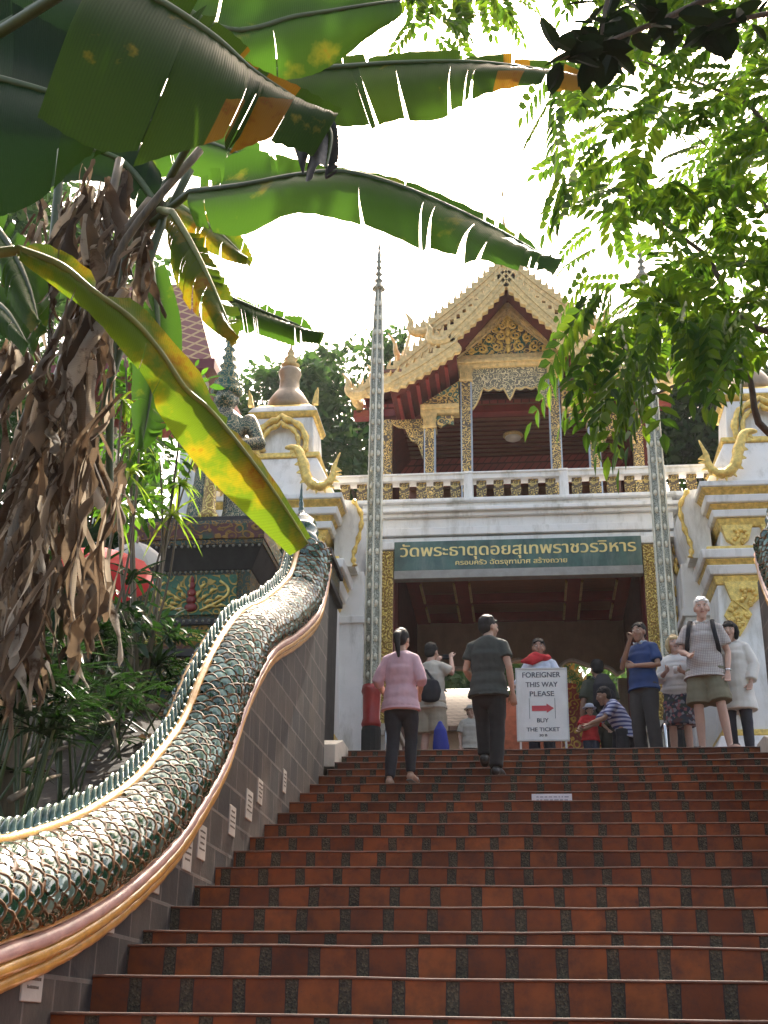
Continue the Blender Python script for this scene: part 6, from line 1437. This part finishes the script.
# climbing man in charcoal
y, z = step(4); P = at(490, 772, y+.15)
person('man in charcoal t-shirt and black trousers climbing with his head turned right', (P.x, y+.12, z), -10, 1.60,
       dict(eL=(-.24, .0, 1.13), wL=(-.18, .19, 1.02), eR=(.235, -.06, 1.12), wR=(.25, .02, .86), kL=(-.09, .15, .60), aL=(-.085, .16, .255), kR=(.08, .04, .49), aR=(.07, -.02, .085), sho=(0, .0, 1.40), nek=(0, .01, 1.475), head=(.01, .045, 1.585)),
       SKIN_M, 'short', look=(-42, -2), top=dict(m=cloth('charcoal_jersey', (.035, .045, .042)), sleeve=.28, hem=-.10, ease=.024), bottom=dict(m=cloth('black_trousers', (.010, .010, .012))), shoes=dict(type='shoe', m=mat('black_shoe', (.012, .012, .012), .4)))
# seller behind the ticket sign
P = at(541, 700, 15.05); pos = (P.x, 15.22, ZT)
person('man with red neck scarf and pale shirt standing behind the ticket sign', pos, 165, 1.60, dict(eL=(-.27, .05, 1.14), wL=(-.30, .22, 1.0), eR=(.27, .05, 1.14), wR=(.26, .24, 1.05)), SKIN_T, 'short', look=(14, -6),
       top=dict(m=cloth('pale_blue_shirt', (.52, .56, .66)), sleeve=.9, hem=-.1, ease=.026), bottom=dict(m=cloth('navy_trousers', (.02, .024, .035))), shoes=dict(type='shoe', m=mat('black_shoe', (.012, .012, .012))))
sc_ = thing('red_scarf', (P.x, 15.2, 4.3), 'red scarf bunched round the neck of the man behind the ticket sign', 'scarf')
mb = MB(); c0 = W_(pos, 165, 1.60, (0, .0, 1.46)); mb.tube([c0+Vector((.10*math.cos(a), .085*math.sin(a)-.01, .02*math.sin(2*a))) for a in [6.3*i/20 for i in range(21)]], [(.045+.008*math.sin(i*2), .05) for i in range(21)], 9, ref=(0, 0, 1))
mb.tube([c0+Vector((0, -.10, -.02)), c0+Vector((-.10, -.13, -.05)), c0+Vector((-.21, -.10, -.06))], [(.06, .04), (.07, .03), (.03, .02)], 9, rnd=True)
rem(mb.build('cloth', cloth('red_scarf_cloth', (.45, .02, .025)), sc_), .01, 2)
# man in blue polo, hand to his mouth
P = at(648, 745, 14.6); pos = (P.x, 14.62, ZT)
person('man in blue polo shirt and dark trousers holding one hand over his mouth', pos, 140, 1.60,
       dict(eR=(.24, .10, 1.16), wR=(.045, .185, 1.445), eL=(-.255, .03, 1.12), wL=(-.03, .20, 1.12), head=(0, .04, 1.58), kL=(-.10, .02, .49), aL=(-.12, -.02, .085)),
       SKIN_T, 'short', look=(8, -4), curl=.9, top=dict(m=cloth('royal_blue_pique', (.015, .045, .15)), sleeve=.36, hem=-.09, ease=.024, collar=cloth('pale_collar', (.40, .45, .52))), bottom=dict(m=cloth('charcoal_trousers', (.035, .032, .032)), ease=.02), shoes=dict(type='shoe', m=mat('black_shoe', (.012, .012, .012))))
# blonde woman in floral dress and white shawl
P = at(682, 745, 15.0); pos = (P.x, 15.0, ZT)
person('older blonde woman in dark floral dress with white shawl holding a cup', pos, 168, 1.55,
       dict(eL=(-.22, .03, 1.13), wL=(-.10, .20, 1.17), eR=(.22, .04, 1.13), wR=(.12, .20, 1.18)), SKIN_L, 'blonde', HAIR_BL, look=(16, 0), female=True,
       top=dict(m=mat('white_shawl', (.66, .66, .64), .85, var=.06, bmp=.1, bscale=40), sleeve=.75, hem=.06, ease=.03, fold=.012, name='shawl'), bottom=dict(type='dress', end=.50, m=floral('floral_print', [(.05, .06, .09), (.28, .27, .30), (.10, .05, .06), (.05, .07, .06), (.30, .12, .14), (.04, .05, .08)], 26), name='dress'), shoes=dict(type='sandal', m=mat('brown_sandal', (.10, .06, .04), .6)))
cup = thing('cup', W_(pos, 168, 1.55, (0, .26, 1.2)), 'small white cup held in the hands of the blonde woman', 'cup'); mb = MB(); q = W_(pos, 168, 1.55, (-.02, .27, 1.18)); mb.smooth = True; mb.lathe([(.028, -.04), (.034, .04), (.030, .04), (.024, -.03)], q, 14); mb.build('cup_body', mat('white_cup', (.7, .7, .68), .3, bmp=0), cup)
# old man in checked shirt and khaki shorts
P = at(712, 745, 14.4); pos = (P.x, 14.42, ZT)
person('tall white haired man in checked short sleeve shirt and khaki shorts with backpack', pos, 168, 1.80,
       dict(head=(-.02, .05, 1.60), eR=(.245, .02, 1.14), wR=(.15, .19, 1.05), eL=(-.25, -.04, 1.12), wL=(-.235, .06, .86), kL=(-.14, .06, .50), aL=(-.19, .02, .085), kR=(.10, .02, .49), aR=(.10, -.04, .085), fR=(.06, .14, -.045), fL=(-.09, .12, -.045)),
       SKIN_L, 'short', HAIR_W, look=(6, -8), top=dict(m=plaid('checked_cotton', (.50, .47, .44), (.24, .20, .20), 17), sleeve=.36, hem=-.11, ease=.034, collar=cloth('checked_collar', (.5, .47, .44))), bottom=dict(m=cloth('khaki_cotton', (.17, .155, .10)), end=.44, ease=.03, name='shorts'), shoes=dict(type='sandal', m=mat('dark_sandal', (.03, .025, .02), .6)))
wt = thing('wristwatch', W_(pos, 168, 1.8, (-.235, .05, .89)), 'silver wristwatch on the lowered arm of the white haired man', 'watch'); mb = MB(); mb.smooth = True; q = W_(pos, 168, 1.8, (-.236, .045, .895)); mb.lathe([(.030, -.012), (.034, -.01), (.034, .01), (.030, .012)], q, 16); mb.build('strap', STEEL, wt)
mb = MB(); mb.ball(q+Vector((.033, -.006, 0)), (.008, .017, .017), 10, 6); mb.build('dial', mat('watch_dial', (.5, .5, .5), .2, .4, bmp=0), wt)
def backpack(label, pos, rz, H, m1, m2, strapm):
    s = H/1.72; g = thing('backpack', W_(pos, rz, H, (0, -.2, 1.2)), label, 'backpack', 'backpacks'); f = lambda x, y, z: W_(pos, rz, H, (x, y, z))
    mb = MB(); mb.tube([f(0, -.22, .98), f(0, -.24, 1.05), f(0, -.24, 1.30), f(0, -.21, 1.42)], [(.13*s, .08*s), (.165*s, .115*s), (.155*s, .11*s), (.10*s, .06*s)], 14, ref=Matrix.Rotation(R(rz), 3, 'Z') @ Vector((1, 0, 0)), rnd=True); rem(mb.build('pack', m1, g), .012, 2)
    mb = MB(); mb.tube([f(0, -.32, 1.02), f(0, -.335, 1.12), f(0, -.33, 1.2)], [(.10*s, .05*s), (.125*s, .055*s), (.10*s, .045*s)], 12, ref=Matrix.Rotation(R(rz), 3, 'Z') @ Vector((1, 0, 0)), rnd=True); mb.build('pocket', m2, g, smooth=True)
    for sg in (-1, 1):
        mb = MB(); mb.tube(sm3([f(sg*.09, -.17, 1.40), f(sg*.115, -.06, 1.475), f(sg*.12, .06, 1.46), f(sg*.135, .155, 1.33), f(sg*.165, .12, 1.14), f(sg*.16, -.08, 1.05)], 20), [(.024*s, .007*s)]*20, 8, ref=Matrix.Rotation(R(rz), 3, 'Z') @ Vector((1, 0, 0))); mb.build('strap', strapm, g, smooth=True)
BLK = cloth('black_nylon', (.014, .014, .018))
backpack('black backpack with a red pocket worn by the white haired man', pos, 168, 1.8, BLK, cloth('red_nylon', (.30, .03, .03)), BLK)
# woman in long white tunic
P = at(742, 745, 14.7); pos = (P.x, 14.72, ZT)
person('woman with black bob in a long white tunic over dark leggings', pos, 150, 1.62, dict(eL=(-.24, -.02, 1.13), wL=(-.215, .08, .90), eR=(.215, .02, 1.13), wR=(.14, .16, .98), kR=(.09, .06, .49), kL=(-.10, .02, .49), head=(0, .06, 1.58)),
       SKIN_L, 'bob', look=(12, -10), female=True, top=dict(m=mat('white_linen', (.66, .64, .59), .85, var=.06, bmp=.1, bscale=40), sleeve=.93, hem=-.34, fold=.008, ease=.034, flare=1.18, name='tunic'), bottom=dict(m=cloth('grey_leggings', (.035, .035, .045)), slim=True), shoes=dict(type='shoe', m=mat('dark_flats', (.03, .03, .03), .6)))
# boy in striped polo bending to the toddler
P = at(622, 745, 15.25); pos = (P.x, 15.25, ZT-.30)
person('boy in blue and white striped polo shirt bending down towards the toddler', pos, 105, 1.42, dict(pel=(0, -.10, .88), wai=(0, -.03, 1.02), che=(0, .07, 1.17), sho=(0, .13, 1.27), nek=(0, .17, 1.33), head=(0, .24, 1.42), sL=(-.16, .14, 1.26), sR=(.16, .14, 1.26), eL=(-.17, .30, 1.06), wL=(-.12, .50, .98), eR=(.18, .30, 1.05), wR=(.14, .50, .96)),
       SKIN_T, 'short', look=(-10, -18), top=dict(m=striped('striped_pique', (.06, .07, .20), (.42, .44, .58), 5.2), sleeve=.4, hem=-.08, ease=.026), bottom=dict(m=cloth('dark_trousers', (.02, .02, .025))), shoes=dict(type='shoe', m=mat('black_shoe', (.012, .012, .012))))
# toddler in red
P = at(591, 745, 15.35); pos = (P.x, 15.35, ZT-.05)
person('toddler in red shirt wearing a pale blue sun hat', pos, 190, .86, dict(head=(0, .03, 1.56), eL=(-.30, .08, 1.22), wL=(-.40, .18, 1.08), eR=(.26, .06, 1.18), wR=(.34, .20, 1.05)), SKIN_M, 'short', look=(20, -5), top=dict(m=cloth('red_cotton', (.48, .02, .025)), sleeve=.45, hem=-.1, ease=.035), bottom=dict(m=cloth('toddler_trousers', (.05, .06, .10))), shoes=dict(type='shoe', m=mat('black_shoe', (.012, .012, .012))))
def hat(label, p, r, m, rz=0):
    g = thing('sun_hat', p, label, 'hat', 'sun hats'); mb = MB(); mb.smooth = True; mb.lathe([(r*1.5, -.01), (r*1.52, 0), (r*1.0, .012), (r*.97, r*.5), (r*.75, r*.85), (r*.3, r*1.0), (.002, r*1.02)], p, 20); mb.build('crown', m, g)
    mb = MB(); mb.smooth = True; mb.lathe([(r*1.01, .012), (r*1.01, r*.3), (r*.98, r*.3), (r*.98, .012)], p, 20); mb.build('band', mat('hat_band', (.2, .22, .28), .8), g)
hat('pale blue sun hat on the toddler in red', W_(pos, 190, .86, (0, .02, 1.64)), .056, cloth('pale_blue_cotton', (.36, .42, .52)))
# back view visitor in olive with backpack
P = at(600, 720, 16.4); pos = (P.x, 16.4, ZT)
person('visitor in olive shirt walking away through the gate', pos, 15, 1.66, None, SKIN_T, 'short', look=(0, 0), face=False, top=dict(m=cloth('olive_cotton', (.05, .055, .035)), sleeve=.4, hem=-.12, ease=.028), bottom=dict(m=cloth('dark_olive_trousers', (.035, .036, .026))), shoes=dict(type='shoe', m=mat('black_shoe', (.012, .012, .012))))
backpack('small black backpack worn by the visitor in olive', pos, 15, 1.66, BLK, BLK, BLK)
# photographer half hidden by the woman in pink
P = at(431, 740, 15.3); pos = (P.x, 15.3, ZT)
person('person in cream shirt and beige shorts raising a camera, half hidden by the pink top', pos, -25, 1.60, dict(eR=(.27, .10, 1.30), wR=(.20, .20, 1.53), eL=(-.22, .14, 1.28), wL=(-.06, .24, 1.52)), SKIN_L, 'short', look=(0, 0), face=False, top=dict(m=cloth('cream_cotton', (.46, .43, .36)), sleeve=.35, hem=-.11, ease=.03), bottom=dict(m=cloth('beige_cotton', (.34, .29, .21)), end=.46, ease=.03, name='shorts'), shoes=dict(type='sandal', m=mat('brown_sandal', (.10, .06, .04))))
cm = thing('compact_camera', W_(pos, -25, 1.6, (.06, .30, 1.6)), 'small dark camera held up by the person in cream shirt', 'camera'); mb = MB(); q = W_(pos, -25, 1.6, (.07, .30, 1.60)); mb.box(q.x-.05, q.x+.05, q.y-.018, q.y+.018, q.z-.03, q.z+.03); mb.build('camera_body', BLK, cm, bevel=.006)
mb = MB(); mb.smooth = True; mb.tube([q+Vector((0, .018, 0)), q+Vector((0, .045, 0))], [.022, .020], 14); mb.build('lens', BLACK, cm)
sb = thing('shoulder_bag', W_(pos, -25, 1.6, (.1, -.16, 1.0)), 'black shoulder bag worn low by the person in cream shirt', 'bag'); mb = MB(); q = W_(pos, -25, 1.6, (.10, -.20, 1.02)); mb.tube([q+Vector((0, 0, -.10)), q, q+Vector((0, 0, .10))], [(.12, .05), (.14, .06), (.11, .045)], 12, rnd=True); rem(mb.build('pouch', BLK, sb), .012, 2)
mb = MB(); f = lambda *a: W_(pos, -25, 1.6, a); mb.tube(sm3([f(.18, -.16, 1.1), f(.02, -.15, 1.3), f(-.13, -.06, 1.46), f(-.12, .08, 1.42), f(.05, .17, 1.2), f(.2, .05, 1.05)], 20), [(.016, .005)]*20, 8); mb.build('strap', BLK, sb)
# blue bag with dark red base
q = at(441, 735, 14.9); q.z = ZT
bb = thing('blue_bag', q, 'bright blue cloth bag with dark red base standing beside the beige shorts', 'bag'); mb = MB(); mb.tube([q+Vector((0, 0, .08)), q+Vector((.0, 0, .22)), q+Vector((-.01, 0, .42)), q+Vector((-.01, 0, .50))], [(.095, .07), (.10, .075), (.075, .06), (.03, .03)], 14, rnd=True); rem(mb.build('sack', cloth('blue_bag_cloth', (.02, .035, .26)), bb), .01, 2)
mb = MB(); mb.smooth = True; mb.tube([q+Vector((0, 0, .0)), q+Vector((0, 0, .06)), q+Vector((.01, 0, .10))], [(.10, .075), (.105, .08), (.10, .076)], 14); mb.build('base', cloth('dark_red_bag_cloth', (.14, .015, .03)), bb)
# child with cream hat further in
P = at(471, 745, 16.6); pos = (P.x, 16.6, ZT)
person('small child in cream clothes and hat standing in the gate passage', pos, 200, 1.12, None, SKIN_M, 'short', look=(0, 0), top=dict(m=cloth('child_cream', (.42, .40, .34)), sleeve=.4, hem=-.1, ease=.03), bottom=dict(m=cloth('child_trousers', (.10, .09, .09))), shoes=dict(type='shoe', m=mat('black_shoe', (.012, .012, .012))))
hat('cream sun hat on the small child in the passage', W_(pos, 200, 1.12, (0, .02, 1.655)), .062, cloth('cream_hat', (.50, .46, .38)))

# ------------------------------------------------------------------ thin scattering volume added to imitate veiling lens glare
def build_glare_veil():
    m = bpy.data.materials.new('veil_medium'); m.use_nodes = True; t = m.node_tree; t.nodes.clear()
    v = N(t, 'VolumePrincipled', i_Color=(.95, .97, 1, 1), i_Density=VEIL_D, i_Anisotropy=.35); o = t.nodes.new('ShaderNodeOutputMaterial'); t.links.new(v.outputs[0], o.inputs['Volume'])
    mb = MB(); mb.box(-310, 310, -205, 405, -5, 30); h = mb.build('glare_veil', m); tag(h, kind='stuff')
VEIL_D = .0003
if VEIL_D: build_glare_veil()
